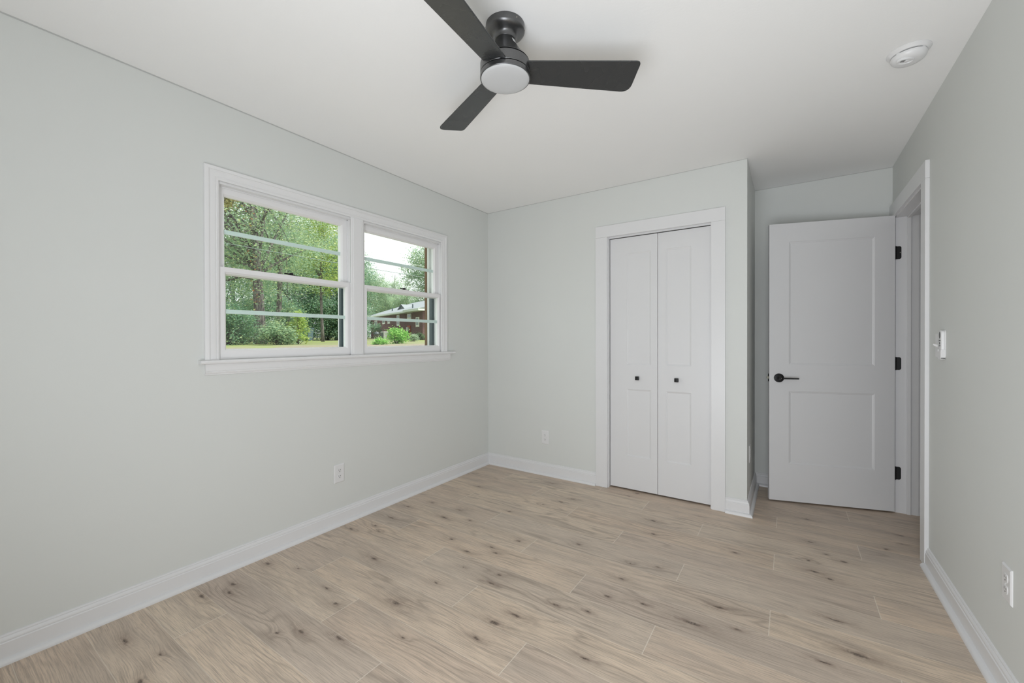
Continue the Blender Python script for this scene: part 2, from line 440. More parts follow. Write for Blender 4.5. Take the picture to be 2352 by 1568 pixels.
box(bm, 4.3, 4.42, REAR - T, 3.1, 0, H); box(bm, W + WT, 4.42, 3.0, 3.1, 0, H); box(bm, W + WT, 4.42, -2.6, -2.5, 0, H)
box(bm, W, W + WT, BY + 0.12, 3.1, 0, H)
obj('wall_hall', bm, M_WALL, kind='structure', label='grey hallway wall seen through the doorway', cat='wall')

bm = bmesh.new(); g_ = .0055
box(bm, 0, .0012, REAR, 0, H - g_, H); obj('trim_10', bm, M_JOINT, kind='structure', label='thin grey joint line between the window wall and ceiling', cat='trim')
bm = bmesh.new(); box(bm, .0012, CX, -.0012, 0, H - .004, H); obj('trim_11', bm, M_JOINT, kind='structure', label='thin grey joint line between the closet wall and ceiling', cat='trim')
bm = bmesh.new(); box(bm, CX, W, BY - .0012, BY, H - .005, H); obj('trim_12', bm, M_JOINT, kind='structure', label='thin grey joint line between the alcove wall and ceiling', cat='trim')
# ---- baseboards: profile (distance from wall, height), quarter-round shoe at the foot
BB = [(0, 0), (.0345, 0), (.0345, .005), (.0325, .011), (.028, .016), (.022, .019), (.0155, .0205), (.0150, .075), (.0132, .0775), (.0118, .0785), (.0128, .0825), (.0118, .087), (.0085, .0925), (.0062, .0945), (.0068, .0985), (.0045, .1025), (0, .104)]


def baseboard(name, path, label):
    """path: plan points; the profile grows to the left of the walking direction; mitred"""
    st = []
    for i, p in enumerate(path):
        p = Vector(p); ns = []
        if i > 0: d = (p - Vector(path[i - 1])).normalized(); ns.append(Vector((-d.y, d.x)))
        if i < len(path) - 1: d = (Vector(path[i + 1]) - p).normalized(); ns.append(Vector((-d.y, d.x)))
        m = ns[0] if len(ns) == 1 else (ns[0] + ns[1]) / (1 + ns[0].dot(ns[1]))
        st.append([(p.x + m.x * a, p.y + m.y * a, z) for a, z in BB])
    obj(name, run(bmesh.new(), st), M_TRIM, smooth=35, kind='structure', label=label, cat='baseboard')


baseboard('baseboard_left', [(0, 0), (0, REAR)], 'long white baseboard under the double window wall')
baseboard('baseboard_closet_left', [(1.114, 0), (0, 0)], 'white baseboard between the room corner and the closet casing')
baseboard('baseboard_closet_right', [(W, BY), (CX, BY), (CX, 0), (2.0645, 0)], 'white baseboard wrapping the closet corner into the alcove')
baseboard('baseboard_right', [(W, REAR), (W, -0.2085)], 'white baseboard along the wall below the remote control')


# ---- flat casings
def flat_casing(name, label, boards):
    bm = bmesh.new()
    for b in boards: box(bm, *b, bev=0.0014)
    return obj(name, bm, M_TRIM, kind='structure', label=label, cat='trim')


ct = 0.018
flat_casing('trim_1', 'flat white casing framing the folding closet doors', [(1.114, 1.211, -ct, 0, 0, 2.0215), (1.975, 2.0645, -ct, 0, 0, 2.0215), (1.114, 2.0645, -ct, 0, 2.022, 2.114)])
flat_casing('trim_2', 'flat white casing around the open doorway', [(W - ct, W, -0.2085, -0.122, 0, 2.0395), (W - ct, W, 0.640, BY - 0.001, 0, 2.0395), (W - ct, W, -0.2085, BY - 0.001, 2.04, 2.134)])
# closet jambs and track head
bm = bmesh.new()
box(bm, CO[0] + 0.0005, 1.2165, -0.001, 0.1095, 0, CZ - 0.001); box(bm, 1.9695, CO[1] - 0.0005, -0.001, 0.1095, 0, CZ - 0.001); box(bm, CO[0] + 0.0005, CO[1] - 0.0005, -0.001, 0.1095, 2.0255, CZ - 0.0005)
box(bm, 1.2165, 1.9695, 0.020, 0.0285, 2.012, 2.0255)
obj('trim_3', bm, M_TRIM, kind='structure', label='white jamb and track head inside the closet opening', cat='trim')
# doorway jambs with stops
bm = bmesh.new()
xa, xb = W - 0.001, W + WT + 0.001
box(bm, xa, xb, DY1 - 0.012, DY1 - 0.0005, 0, DZ - 0.0005); box(bm, xa, xb, DY0 + 0.0005, DY0 + 0.012, 0, DZ - 0.0005); box(bm, xa, xb, DY0 + 0.012, DY1 - 0.012, DZ - 0.012, DZ - 0.0005)
s0, s1 = W + 0.056, W + 0.078
box(bm, s0, s1, DY1 - 0.024, DY1 - 0.012, 0, DZ - 0.012, 0.002); box(bm, s0, s1, DY0 + 0.012, DY0 + 0.024, 0, DZ - 0.012, 0.002); box(bm, s0, s1, DY0 + 0.024, DY1 - 0.024, DZ - 0.024, DZ - 0.012, 0.002)
obj('trim_4', bm, M_TRIM, kind='structure', label='white door jamb with stop strip in the open doorway', cat='trim')
bm = bmesh.new()
hx = W + WT
box(bm, hx, hx + ct, DY1 - 0.006, DY1 + 0.085, 0, 2.05, 0.002); box(bm, hx, hx + ct, DY0 - 0.085, DY0 + 0.006, 0, 2.05, 0.002); box(bm, hx, hx + ct, DY0 - 0.085, DY1 + 0.085, 2.0505, 2.135, 0.002)
obj('trim_5', bm, M_TRIM, kind='structure', label='white casing on the hallway side of the doorway', cat='trim')

# ---- window casing with a stepped profile (distance outward from inner edge, thickness)
CP = [(0, 0), (0, .0085), (.004, .0105), (.010, .0115), (.0115, .0095), (.014, .0095), (.017, .0125), (.030, .0135), (.040, .0130), (.044, .0150), (.0455, .0150), (.047, .0185), (.060, .0185), (.064, .0170), (.066, .0130), (.066, 0)]
ya, yb, zb, zt = -2.290, -0.6565, 1.098, 2.0155
sts = [[(t, ya - w, zb) for w, t in CP], [(t, ya - w, zt + w) for w, t in CP], [(t, yb + w, zt + w) for w, t in CP], [(t, yb + w, zb) for w, t in CP]]
obj('trim_6', run(bmesh.new(), sts), M_WTRIM, smooth=25, kind='structure', label='stepped white casing around the double window', cat='trim')
mp = [(-.0480, 0), (-.0480, .0085), (-.044, .0105), (-.037, .0115), (-.0355, .0095), (-.033, .0095), (-.030, .0130), (.030, .0130), (.033, .0095), (.0355, .0095), (.037, .0115), (.044, .0105), (.0480, .0085), (.0480, 0)]
yc = -1.4715
obj('trim_7', run(bmesh.new(), [[(t, yc + w, zb) for w, t in mp], [(t, yc + w, zt - 0.0005) for w, t in mp]]), M_WTRIM, smooth=25, kind='structure', label='white centre post between the two window units', cat='trim')
# stool (inside sill) and apron
sp = [(-.004, 1.078), (.030, 1.078), (.035, 1.081), (.0375, 1.088), (.035, 1.095), (.030, 1.098), (-.004, 1.098)]
obj('trim_8', run(bmesh.new(), [[(max(x, 0.0), -2.380, z) for x, z in sp], [(max(x, 0.0), -0.512, z) for x, z in sp]]), M_WTRIM, smooth=35, kind='structure', label='white rounded window stool under both sashes', cat='windowsill')
ap = [(0, 1.0775), (.0135, 1.0775), (.0140, 1.050), (.0140, 1.043), (.0112, 1.041), (.0112, 1.038), (.0130, 1.036), (.0105, 1.030), (.0072, 1.027), (.0072, 1.0225), (0, 1.021)]
obj('trim_9', run(bmesh.new(), [[(x, -2.353, z) for x, z in ap], [(x, -0.553, z) for x, z in ap]]), M_WTRIM, smooth=25, kind='structure', label='white moulded apron below the window stool', cat='trim')


# ---- double-hung windows
def rails(bm, x0, x1, y0, y1, z0, z1, sw, tr, br, bev=0.009, gl=0.5):
    """a sash: face frame plus a sloped glazing bead towards the pane (room side is +x)"""
    xm = x1 - 0.013
    o = [(y0, z0), (y1, z0), (y1, z1), (y0, z1)]
    i1 = [(y0 + sw, z0 + br), (y1 - sw, z0 + br), (y1 - sw, z1 - tr), (y0 + sw, z1 - tr)]
    i2 = [(y0 + sw + bev, z0 + br + bev), (y1 - sw - bev, z0 + br + bev), (y1 - sw - bev, z1 - tr - bev), (y0 + sw + bev, z1 - tr - bev)]
    L = []
    for ring, x in ((o, x0), (o, x1), (i1, x1), (i2, xm), (i2, x0)): L.append([bm.verts.new((x, a, b)) for a, b in ring])
    for k in range(len(L)):
        A, B = L[k], L[(k + 1) % len(L)]
        for j in range(4): bm.faces.new((A[j], A[(j + 1) % 4], B[(j + 1) % 4], B[j]))
    return i2


def window(name, a, b, label, brown):
    root = empty(name, (0, (a + b) / 2, Z0), kind='structure', label=label, cat='window')
    def P(nm, bm, m, par=root, **k):
        o = obj(nm, bm, m, None, **k)
        o.parent = par
        o.matrix_parent_inverse = Matrix.Translation(-Vector((0, (a + b) / 2, Z0)))
        return o
    bm = bmesh.new()                                         # frame: jamb liners with sash tracks
    e = 0.0112
    for y0, y1, s in ((a - e, a, 1), (b, b + e, -1)):
        box(bm, -0.150, -0.004, y0, y1, Z0 + 0.001, Z1 - 0.001)
        yy = (a, a + 0.005) if s > 0 else (b - 0.005, b)
        box(bm, -0.0445, -0.0405, yy[0], yy[1], Z0 + 0.01, Z1 - 0.02)
        box(bm, -0.084, -0.0785, yy[0], yy[1], Z0 + 0.01, Z1 - 0.02)
    box(bm, -0.150, -0.004, a, b, 2.004, Z1 - 0.001); box(bm, -0.0445, -0.0405, a, b, 1.9985, 2.004)
    box(bm, -0.150, -0.004, a, b, Z0 + 0.001, 1.0985)
    P('window_frame', bm, M_WTRIM)
    P('track_gap', nbox(-0.0095, -0.0050, b - 0.0022, b, 1.580, 2.003), M_GREYBTN, label='dark slit beside the upper sash track')
    # lower sash (nearer the room), upper sash behind it
    bm = bmesh.new()
    q = rails(bm, -0.040, -0.008, a + 0.0006, b - 0.0006, 1.0992, 1.579, 0.023, 0.024, 0.044)
    lo = P('lower_sash', bm, M_VINYL)
    sub(lo, 'pane', nbox(-0.0245, -0.0215, q[0][0] - .004, q[1][0] + .004, q[0][1] - .004, q[2][1] + .004), M_GLASS)
    zm = (q[0][1] + q[2][1]) / 2
    sub(lo, 'muntin', nbox(-0.0355, -0.0249, q[0][0], q[1][0] + 0.004, zm - 0.0112, zm + 0.0112, bev=0.002), M_MUNT, label='pale horizontal bar across the lower pane')
    bm = bmesh.new(); yl = (a + b) / 2 + 0.0                 # sash lock on the meeting rail
    box(bm, -0.037, -0.012, yl - 0.028, yl + 0.028, 1.5790, 1.5830, 0.001)
    lathe(bm, [(0, .0125), (.009, .0125), (.011, .010), (.011, .0), (0, 0)], (-0.026, yl - 0.004, 1.583), 20)
    box(bm, -0.030, -0.020, yl - 0.046, yl + 0.004, 1.5855, 1.5915, 0.002)
    sub(lo, 'sash_lock', bm, M_BLACK, label='small black sash lock')
    bm = bmesh.new()
    q = rails(bm, -0.077, -0.045, a + 0.0006, b - 0.0006, 1.545, 2.0005, 0.032, 0.031, 0.027)
    up = P('upper_sash', bm, M_VINYL)
    sub(up, 'pane', nbox(-0.0615, -0.0585, q[0][0] - .004, q[1][0] + .004, q[0][1] - .004, q[2][1] + .004), M_GLASS)
    zm = 1.7735
    sub(up, 'muntin', nbox(-0.0725, -0.0619, q[0][0], q[1][0] + 0.004, zm - 0.0115, zm + 0.0115, bev=0.002), M_MUNT, label='pale horizontal bar across the upper pane')
    w = 0.030 if brown else 0.018                            # outside: half-screen channel, blind stop, brick mould
    P('screen_channel', nbox(-0.112, -0.088, b - w, b, 1.0995, 1.585), M_SLATE, label='slate grey insect screen channel')
    if brown:
        P('blind_stop', nbox(-0.149, -0.128, b - 0.021, b - 0.0005, 1.0995, 2.0035), M_BLIND, label='weathered white blind stop')
        P('brick_mould', nbox(-0.190, -0.162, b - 0.011, b + 0.035, 1.08, 2.03), M_BROWN, label='weathered brown outside moulding')
    return root


def sub(par, nm, bm, m, **k):
    o = obj(nm, bm, m, None, **k); o.parent = par
    return o


window('window_1', -2.2815, -1.5125, 'larger left window unit with the view of the big oak', False)
window('window_2', -1.4080, -0.6455, 'smaller right window unit with the view of the brick house', True)
bpy.context.view_layer.update()


# ------------------------------------------------------------------ doors
def leaf_mesh(w, h, th, panels, dep=0.006, bev=0.012, edge=0.002):
    """door leaf: x along its width, +z up, visible face at y = 0 looking to -y, body behind it"""
    bm = bmesh.new()
    xs = sorted({0, w} | {p[0] for p in panels} | {p[1] for p in panels}); zs = sorted({0, h} | {p[2] for p in panels} | {p[3] for p in panels})
    V = {}
    def v(x, y, z):
        k = (round(x, 5), round(y, 5), round(z, 5))
        if k not in V: V[k] = bm.verts.new((x, y, z))
        return V[k]
    for side, y in ((0, 0.0), (1, th)):
        sg = 1 if side == 0 else -1
        for x0, x1 in zip(xs, xs[1:]):
            for z0, z1 in zip(zs, zs[1:]):
                if any(p[0] - 1e-6 <= x0 and x1 <= p[1] + 1e-6 and p[2] - 1e-6 <= z0 and z1 <= p[3] + 1e-6 for p in panels): continue
                bm.faces.new((v(x0, y, z0), v(x1, y, z0), v(x1, y, z1), v(x0, y, z1)))
        for p in panels:
            prev = [(p[0], p[2]), (p[1], p[2]), (p[1], p[3]), (p[0], p[3])]; py = y
            for b, dd in ((0.002, dep * 0.35), (bev * 0.55, dep * 0.55), (bev, dep)):
                cur = [(p[0] + b, p[2] + b), (p[1] - b, p[2] + b), (p[1] - b, p[3] - b), (p[0] + b, p[3] - b)]; cy = y + sg * dd
                for j in range(4):
                    k = (j + 1) % 4
                    bm.faces.new((v(prev[j][0], py, prev[j][1]), v(prev[k][0], py, prev[k][1]), v(cur[k][0], cy, cur[k][1]), v(cur[j][0], cy, cur[j][1])))
                prev, py = cur, cy
            bm.faces.new([v(a, py, b) for a, b in prev])
    for x0, x1 in zip(xs, xs[1:]):
        for z in (0, h): bm.faces.new((v(x0, 0, z), v(x1, 0, z), v(x1, th, z), v(x0, th, z)))
    for z0, z1 in zip(zs, zs[1:]):
        for x in (0, w): bm.faces.new((v(x, 0, z0), v(x, 0, z1), v(x, th, z1), v(x, th, z0)))
    return bm


# folding closet doors
d2 = empty('door_2', (1.222, 0.030, 0.012), kind='structure', label='white folding closet doors, both leaves closed', cat='door')
for (x0, x1, pa, pb, kx, s) in ((1.2215, 1.5950, 1.358, 1.545, 1.445, 0), (1.5985, 1.9665, 1.6585, 1.8355, 1.737, 1)):
    o = obj('bifold_leaf', leaf_mesh(x1 - x0, 1.995, 0.034, [(pa - x0, pb - x0, 0.271 - .012, 0.804 - .012), (pa - x0, pb - x0, 0.998 - .012, 1.880 - .012)], 0.006, 0.011), M_DOOR, d2)
    o.location = (x0 - 1.222, 0, 0)
    bm = bmesh.new(); kb = bmesh.new()
    lathe(bm, [(0, 0), (.009, 0), (.009, .002), (.0055, .004), (.0055, .016), (0, .016)], (kx - x0, 0, 0.882), 16, (0, -1, 0))
    box(bm, kx - x0 - .0145, kx - x0 + .0145, -0.028, -0.015, 0.882 - .0145, 0.882 + .0145, 0.003)
    k = obj('knob', bm, M_BLACK, o, smooth=40, label='small square black knob')

# open panel door, hinged at the right wall
ang = math.atan2(-0.281, -0.9597)
DH = Vector((3.0345, 0.6005, 0.012))
d1 = empty('door_1', DH, kind='structure', label='white two-panel door standing open in the alcove', cat='door')
lw = 0.7555
# local x runs from hinge to latch; local -y must face the camera, so mirror the panel layout by building along -x
rz = ang + math.pi
leaf = obj('door_leaf', leaf_mesh(lw, 2.030, 0.035, [(lw - 0.6300, lw - 0.1130, 0.2745, 0.8050), (lw - 0.6300, lw - 0.1130, 0.9985, 1.8945)], 0.0065, 0.013), M_DOOR, d1)
leaf.rotation_euler = (0, 0, rz); leaf.location = Vector((math.cos(ang), math.sin(ang), 0)) * lw
lx = 0.062; lz = 0.901
bm = bmesh.new()
lathe(bm, [(0, 0), (.0325, 0), (.0325, .004), (.031, .007), (.024, .009), (0, .009)], (lx, 0, lz), 40, (0, -1, 0))
ro = obj('rose', bm, M_BLACK, leaf, smooth=40)
bm = bmesh.new()
lathe(bm, [(0, .009), (.0125, .009), (.0125, .040), (.0115, .050), (.0105, .056), (.0078, .057), (.0072, .055), (0, .055)], (lx, 0, lz), 28, (0, -1, 0))
prism(bm, [(-.0085, .0085), (.02, .0078), (.110, .0062), (.114, .004), (.114, -.004), (.110, -.0062), (.02, -.0078), (-.0085, -.0085)], lambda u, v: (lx + u, -0.041, lz + v * 0.75), lambda u, v: (lx + u, -0.051, lz + v * 0.75))
obj('door_lever', bm, M_BLACK, leaf, smooth=35)
bm = bmesh.new(); lathe(bm, [(0, .0585), (.0022, .0585), (.0026, .055), (0, .055)], (lx, 0, lz), 12, (0, -1, 0))
obj('lock_button', bm, M_STEEL, leaf, label='tiny steel privacy pin')
bm = bmesh.new()
lathe(bm, [(0, 0), (.0325, 0), (.0325, .004), (.024, .009), (0.0125, .009), (.0125, .05), (0, .05)], (lx, 0.035, lz), 32, (0, 1, 0)); box(bm, lx - .008, lx + .11, 0.076, 0.086, lz - .006, lz + .006, 0.002)
obj('door_lever', bm, M_BLACK, leaf, smooth=35)
bm = bmesh.new(); box(bm, -0.0016, 0.0005, 0.0055, 0.0295, lz - .0285, lz + .0285, 0.0005)
obj('latch_plate', bm, M_BLACK, leaf)
bm = bmesh.new(); prism(bm, [(0, .008), (-.013, .008), (-.013, .018), (-.002, .027), (0, .027)], lambda u, v: (u, v, lz - .009), lambda u, v: (u, v, lz + .009))
obj('latch_bolt', bm, M_STEEL, leaf, label='steel latch bolt')
for zc in (1.790, 1.028, 0.273):                            # three black hinges: barrel and the leaf screwed to the jamb
    bm = bmesh.new(); zz = zc - DH.z; yj = DY1 - 0.012 - DH.y
    pts = [(0, -.0440), (.018, -.0440), (.0245, -.041), (.028, -.034), (.028, .034), (.0245, .041), (.018, .0440), (0, .0440)]
    prism(bm, pts, lambda u, v: (W + 0.001 + u - DH.x, yj - .0018, zz + v), lambda u, v: (W + 0.001 + u - DH.x, yj - .00005, zz + v))
    lathe(bm, [(0, -.0445), (.006, -.0445), (.006, .0445), (0, .0445)], (0.006, yj - 0.008, zz), 14)
    hg = obj('hinge', bm, M_BLACK, d1, smooth=40)
    bm = bmesh.new()
    for su, sv in ((.022, 0.0),) if zc > 1.5 else (): lathe(bm, [(0, .0022), (.003, .0022), (.0035, .0017), (0, .0017)], (W + 0.001 + su - DH.x, yj, zz + sv), 12, (0, -1, 0))
    if len(bm.verts): obj('hinge_screw', bm, M_STEEL, hg, label='bright screw head in the top hinge')
    else: bm.free()

# ------------------------------------------------------------------ ceiling fan
AX, AY = 1.5122, -1.8885
fan = empty('ceiling_fan', (AX, AY, H), label='three-blade charcoal ceiling fan with round white light', cat='ceiling fan')
def fz(z): return z - H
bm = lathe(bm=bmesh.new(), prof=[(0, fz(2.4195)), (.0755, fz(2.4195)), (.0760, fz(2.397)), (.0750, fz(2.3945)), (.0665, fz(2.3875)), (.0560, fz(2.3835)), (.0480, fz(2.3800)), (.0430, fz(2.3755)), (.0412, fz(2.3700)), (.0408, fz(2.3620)), (.0390, fz(2.3606)), (0, fz(2.3606))])
can = obj('canopy', bm, M_FAN, fan, smooth=30)
for a in (-20, 40, 160, 220):
    d = Vector((math.cos(R(a)), math.sin(R(a)), 0)); bm = bmesh.new()
    lathe(bm, [(0, .0016), (.0022, .0016), (.003, 0), (0, 0)], d * 0.0756 + Vector((0, 0, fz(2.408))), 10, d)
    obj('canopy_screw', bm, M_STEEL, can)
bm = lathe(bm=bmesh.new(), prof=[(0, fz(2.3620)), (.0375, fz(2.3620)), (.0395, fz(2.3560)), (.0440, fz(2.3440)), (.0540, fz(2.3270)), (.0680, fz(2.3060)), (.0820, fz(2.2890)), (.0910, fz(2.2790)), (.0945, fz(2.2745)), (.0945, fz(2.2740)), (.0860, fz(2.2740)), (.0860, fz(2.2685)), (.0964, fz(2.2685)), (.0972, fz(2.2674)), (.0972, fz(2.2330)), (.0962, fz(2.2318)), (.0905, fz(2.2318)), (0, fz(2.2318))])
obj('motor_housing', bm, M_FAN, fan, smooth=30)
bm = lathe(bm=bmesh.new(), prof=[(0, fz(2.2316)), (.0905, fz(2.2316)), (.0905, fz(2.2292)), (.0962, fz(2.2290)), (.0975, fz(2.2278)), (.0975, fz(2.2125)), (.0965, fz(2.2112)), (.0945, fz(2.2112)), (.0940, fz(2.2135)), (0, fz(2.2135))])
obj('light_ring', bm, M_FAN, fan, smooth=30)
bm = lathe(bm=bmesh.new(), prof=[(.0936, fz(2.2134)), (.0936, fz(2.2105)), (.0915, fz(2.2082)), (.083, fz(2.2058)), (.060, fz(2.2030)), (.03, fz(2.2016)), (0, fz(2.2012))])
obj('light_lens', bm, M_LENS, fan, smooth=True, label='round frosted white light lens')


def blade_mesh():
    """outline in (s along, w across); + side is the wide trailing edge"""
    wp = lambda s: 0.060 + (0.114 - 0.060) * (s - .1) / .43
    wm = lambda s: -(0.0441 + (0.0346 - 0.0441) * (s - .1) / .43)
    s0, sA, sB = 0.086, 0.513, 0.501
    pts = [(s0, wm(s0)), (0.3, wm(.3))]
    def corner(p, a, b, r):                                  # rounded corner at p between directions a (arriving) and b (leaving)
        p, a, b = Vector(p), Vector(a).normalized(), Vector(b).normalized(); o = []
        for i in range(9):
            t = i / 8; q = (1 - t) ** 2 * (p - a * r) + 2 * t * (1 - t) * p + t * t * (p + b * r); o.append((q.x, q.y))
        return o
    A = (sA + 0.006, wm(sA)); B = (sB + 0.004, wp(sB))
    dA = (1, -(0.0346 - 0.0441) / .43); dT = (B[0] - A[0], B[1] - A[1]); dB = (-1, -(0.114 - 0.060) / .43)
    pts += corner(A, dA, dT, 0.020) + corner(B, dT, dB, 0.042)
    pts += [(0.3, wp(.3)), (s0, wp(s0))]
    bm = bmesh.new(); th = 0.0028
    inset = [(s * 1.0, w) for s, w in pts]
    c = Vector((sum(p[0] for p in pts) / len(pts), sum(p[1] for p in pts) / len(pts)))
    def ring(k, z):
        o = []
        for s, w in pts:
            d = Vector((s, w)) - c; o.append((s - d.x / d.length * k, w - d.y / d.length * k, z))
        return [bm.verts.new(p) for p in o]
    L = [ring(.0016, -th), ring(0, -th + .0014), ring(0, th - .0014), ring(.0016, th)]
    n = len(pts)
    for a, b in zip(L, L[1:]):
        for i in range(n): bm.faces.new((a[i], a[(i + 1) % n], b[(i + 1) % n], b[i]))
    bm.faces.new(L[0]); bm.faces.new(L[-1])
    return bm


for k in range(3):
    b = obj('fan_blade', blade_mesh(), M_BLADE, fan)
    th = R(32.238) + k * 2 * math.pi / 3; ph = R(-13.71)
    d = Vector((math.cos(th), math.sin(th), 0)); c = Vector((-math.sin(th) * math.cos(ph), math.cos(th) * math.cos(ph), math.sin(ph))); n = d.cross(c)
    b.matrix_local = Matrix(((d.x, c.x, n.x, 0), (d.y, c.y, n.y, 0), (d.z, c.z, n.z, fz(2.2436)), (0, 0, 0, 1)))
# white paper label stuck on the bell, on the side towards the doorway
bm = bmesh.new()
def bellr(z): return float(np.interp(z, [2.2745, 2.279, 2.289, 2.306, 2.327, 2.344, 2.356], [.0945, .091, .082, .068, .054, .044, .0395]))
g1 = []
for z in (2.352, 2.346, 2.340, 2.334):
    g1.append([bm.verts.new(((bellr(z) + .0007) * math.cos(R(a)), (bellr(z) + .0007) * math.sin(R(a)), fz(z))) for a in (8, 0, -8, -16)])
for a, b in zip(g1, g1[1:]):
    for i in range(3): bm.faces.new((a[i], a[i + 1], b[i + 1], b[i]))
obj('paper_label', bm, M_STRIPE, fan, smooth=True, label='small white paper label')

# ------------------------------------------------------------------ smoke detector
sd = empty('smoke_detector', (2.855, -0.812, H), R(20), label='round white smoke detector on the ceiling near the doorway', cat='smoke detector')
bm = lathe(bm=bmesh.new(), prof=[(0, -.0005), (.0715, -.0005), (.0715, -.0030), (.0700, -.0045), (.0640, -.0120), (.0610, -.0150), (.0, -.0150)])
obj('base_ring', bm, M_PLAST, sd, smooth=30)
bm = lathe(bm=bmesh.new(), prof=[(0, -.0150), (.0530, -.0150), (.0530, -.0180), (0, -.0180)]); obj('vent_gap', bm, M_GREYBTN, sd)
bm = lathe(bm=bmesh.new(), prof=[(0, -.0178), (.0560, -.0178), (.0585, -.0192), (.0590, -.0225), (.0570, -.0300), (.0520, -.0370), (.0440, -.0425), (.0300, -.0455), (0, -.0465)])
obj('cover', bm, M_PLAST, sd, smooth=30)
for a in (25, 115, 205, 295):
    bm = bmesh.new(); box(bm, .0520, .0588, -.006, .006, -.0195, -.0148, 0.001); bmesh.ops.rotate(bm, verts=bm.verts[:], matrix=Matrix.Rotation(R(a), 3, 'Z')); obj('clip', bm, M_PLAST, sd)
bm = bmesh.new()
n = 40; c = Vector((-0.020, -0.014, -.0455))
def ov(rx, ry, z): return [bm.verts.new((c.x + rx * math.cos(2 * math.pi * i / n), c.y + ry * math.sin(2 * math.pi * i / n), z)) for i in range(n)]
rs = [ov(.030, .021, -.0400), ov(.030, .021, -.0485), ov(.028, .019, -.0495), ov(.0255, .0165, -.0490), ov(.024, .015, -.0462), ov(.014, .008, -.0458)]
for a, b in zip(rs, rs[1:]):
    for i in range(n): bm.faces.new((a[i], a[(i + 1) % n], b[(i + 1) % n], b[i]))
bm.faces.new(rs[-1]); bm.faces.new(rs[0])
obj('sounder_rim', bm, M_PLAST, sd, smooth=30)
bm = bmesh.new(); lathe(bm, [(0, -.0485), (.0075, -.0485), (.0085, -.0475), (.0085, -.0455), (0, -.0455)], (c.x + .006, c.y + .003, 0), 20); obj('test_button', bm, M_PLAST, sd, smooth=30)
for i in range(4):
    bm = bmesh.new(); box(bm, c.x - .016 + i * .004, c.x - .0140 + i * .004, c.y - .006, c.y + .006, -.04655, -.0455); obj('sounder_slot', bm, M_GREYBTN, sd)
bm = bmesh.new(); lathe(bm, [(0, -.0449), (.0012, -.0449), (.0012, -.043), (0, -.043)], (.020, -.024, 0), 10); obj('indicator_light', bm, M_GREYBTN, sd)


# ------------------------------------------------------------------ outlets: plate in the local x-z plane, room side is -y
def outlet(loc, rz, label):
    r = empty('wall_outlet', loc, rz, label=label, cat='outlet', group='duplex wall outlets')
    bm = bmesh.new(); w, h = .0365, .0595
    rings = []
    for (dx, y) in ((0, 0), (0, -.0015), (.0012, -.0030), (.0042, -.0052), (.0055, -.0056)):
        rings.append([bm.verts.new((sx * (w - dx), y, sz * (h - dx))) for sx, sz in ((-1, -1), (1, -1), (1, 1), (-1, 1))])
    for a, b in zip(rings, rings[1:]):
        for i in range(4): bm.faces.new((a[i], a[(i + 1) % 4], b[(i + 1) % 4], b[i]))
    bm.faces.new(rings[-1]); bm.faces.new(rings[0])
    obj('cover_plate', bm, M_PLAST, r)
    for s in (1, -1):
        bm = bmesh.new(); n = 28; zc = s * .0193
        prof = []
        for i in range(n):
            a = 2 * math.pi * i / n; prof.append((.0172 * math.cos(a), max(-.0140, min(.0140, .0172 * math.sin(a)))))
        A = [bm.verts.new((x, -.0050, zc + z)) for x, z in prof]; B = [bm.verts.new((x, -.0066, zc + z)) for x, z in prof]; D = [bm.verts.new((x * .94, -.0072, zc + z * .94)) for x, z in prof]
        for P_, Q_ in ((A, B), (B, D)):
            for i in range(n): bm.faces.new((P_[i], P_[(i + 1) % n], Q_[(i + 1) % n], Q_[i]))
        bm.faces.new(D); bm.faces.new(A)
        sk = obj('socket', bm, M_PLAST, r, smooth=30)
        for x, hh, z in ((-.0062, .0042, .0032), (.0062, .0034, .0032)):
            obj('slot', nbox(x - .0011, x + .0011, -.00745, -.0060, zc + z - hh, zc + z + hh), M_SLOT, sk)
        bm = bmesh.new(); lathe(bm, [(0, .00745), (.0025, .00745), (.0025, .006), (0, .006)], (0, 0, zc - .0072), 14, (0, -1, 0)); obj('ground_hole', bm, M_SLOT, sk)
    bm = bmesh.new(); lathe(bm, [(0, .0068), (.0018, .0068), (.0028, .0054), (0, .0054)], (0, 0, 0), 14, (0, -1, 0)); obj('plate_screw', bm, M_PLAST, r)
    return r


outlet((0.0, -1.609, 0.332), R(90), 'white outlet low on the long wall below the window')
outlet((0.632, 0.0, 0.331), 0, 'white outlet between the room corner and the closet')
outlet((CX, 0.195, 0.380), R(90), 'white outlet seen edge-on at the closet side of the alcove')
outlet((W, -1.158, 0.380), R(-90), 'white outlet on the right wall below the remote control')

# ------------------------------------------------------------------ light switch and fan remote in its cradle
sw = empty('light_switch', (W, -0.371, 1.165), R(-90), label='pale toggle switch plate beside the doorway casing', cat='light switch')
bm = bmesh.new(); rings = []
for (dx, y) in ((0, 0), (0, -.0015), (.0012, -.0030), (.0042, -.0048), (.0055, -.0050)):
    rings.append([bm.verts.new((sx * (.0360 - dx), y, sz * (.0580 - dx))) for sx, sz in ((-1, -1), (1, -1), (1, 1), (-1, 1))])
for a, b in zip(rings, rings[1:]):
    for i in range(4): bm.faces.new((a[i], a[(i + 1) % 4], b[(i + 1) % 4], b[i]))
bm.faces.new(rings[-1]); bm.faces.new(rings[0])
obj('cover_plate', bm, M_PLAST, sw)
bm = bmesh.new(); prism(bm, [(-.0048, -.0065), (-.0048, .0050), (-.0190, .0110), (-.0210, .0085), (-.0190, .0030)], lambda u, v: (-.0042, u, v - .002), lambda u, v: (.0042, u, v - .002))
obj('toggle', bm, M_PLAST, sw)
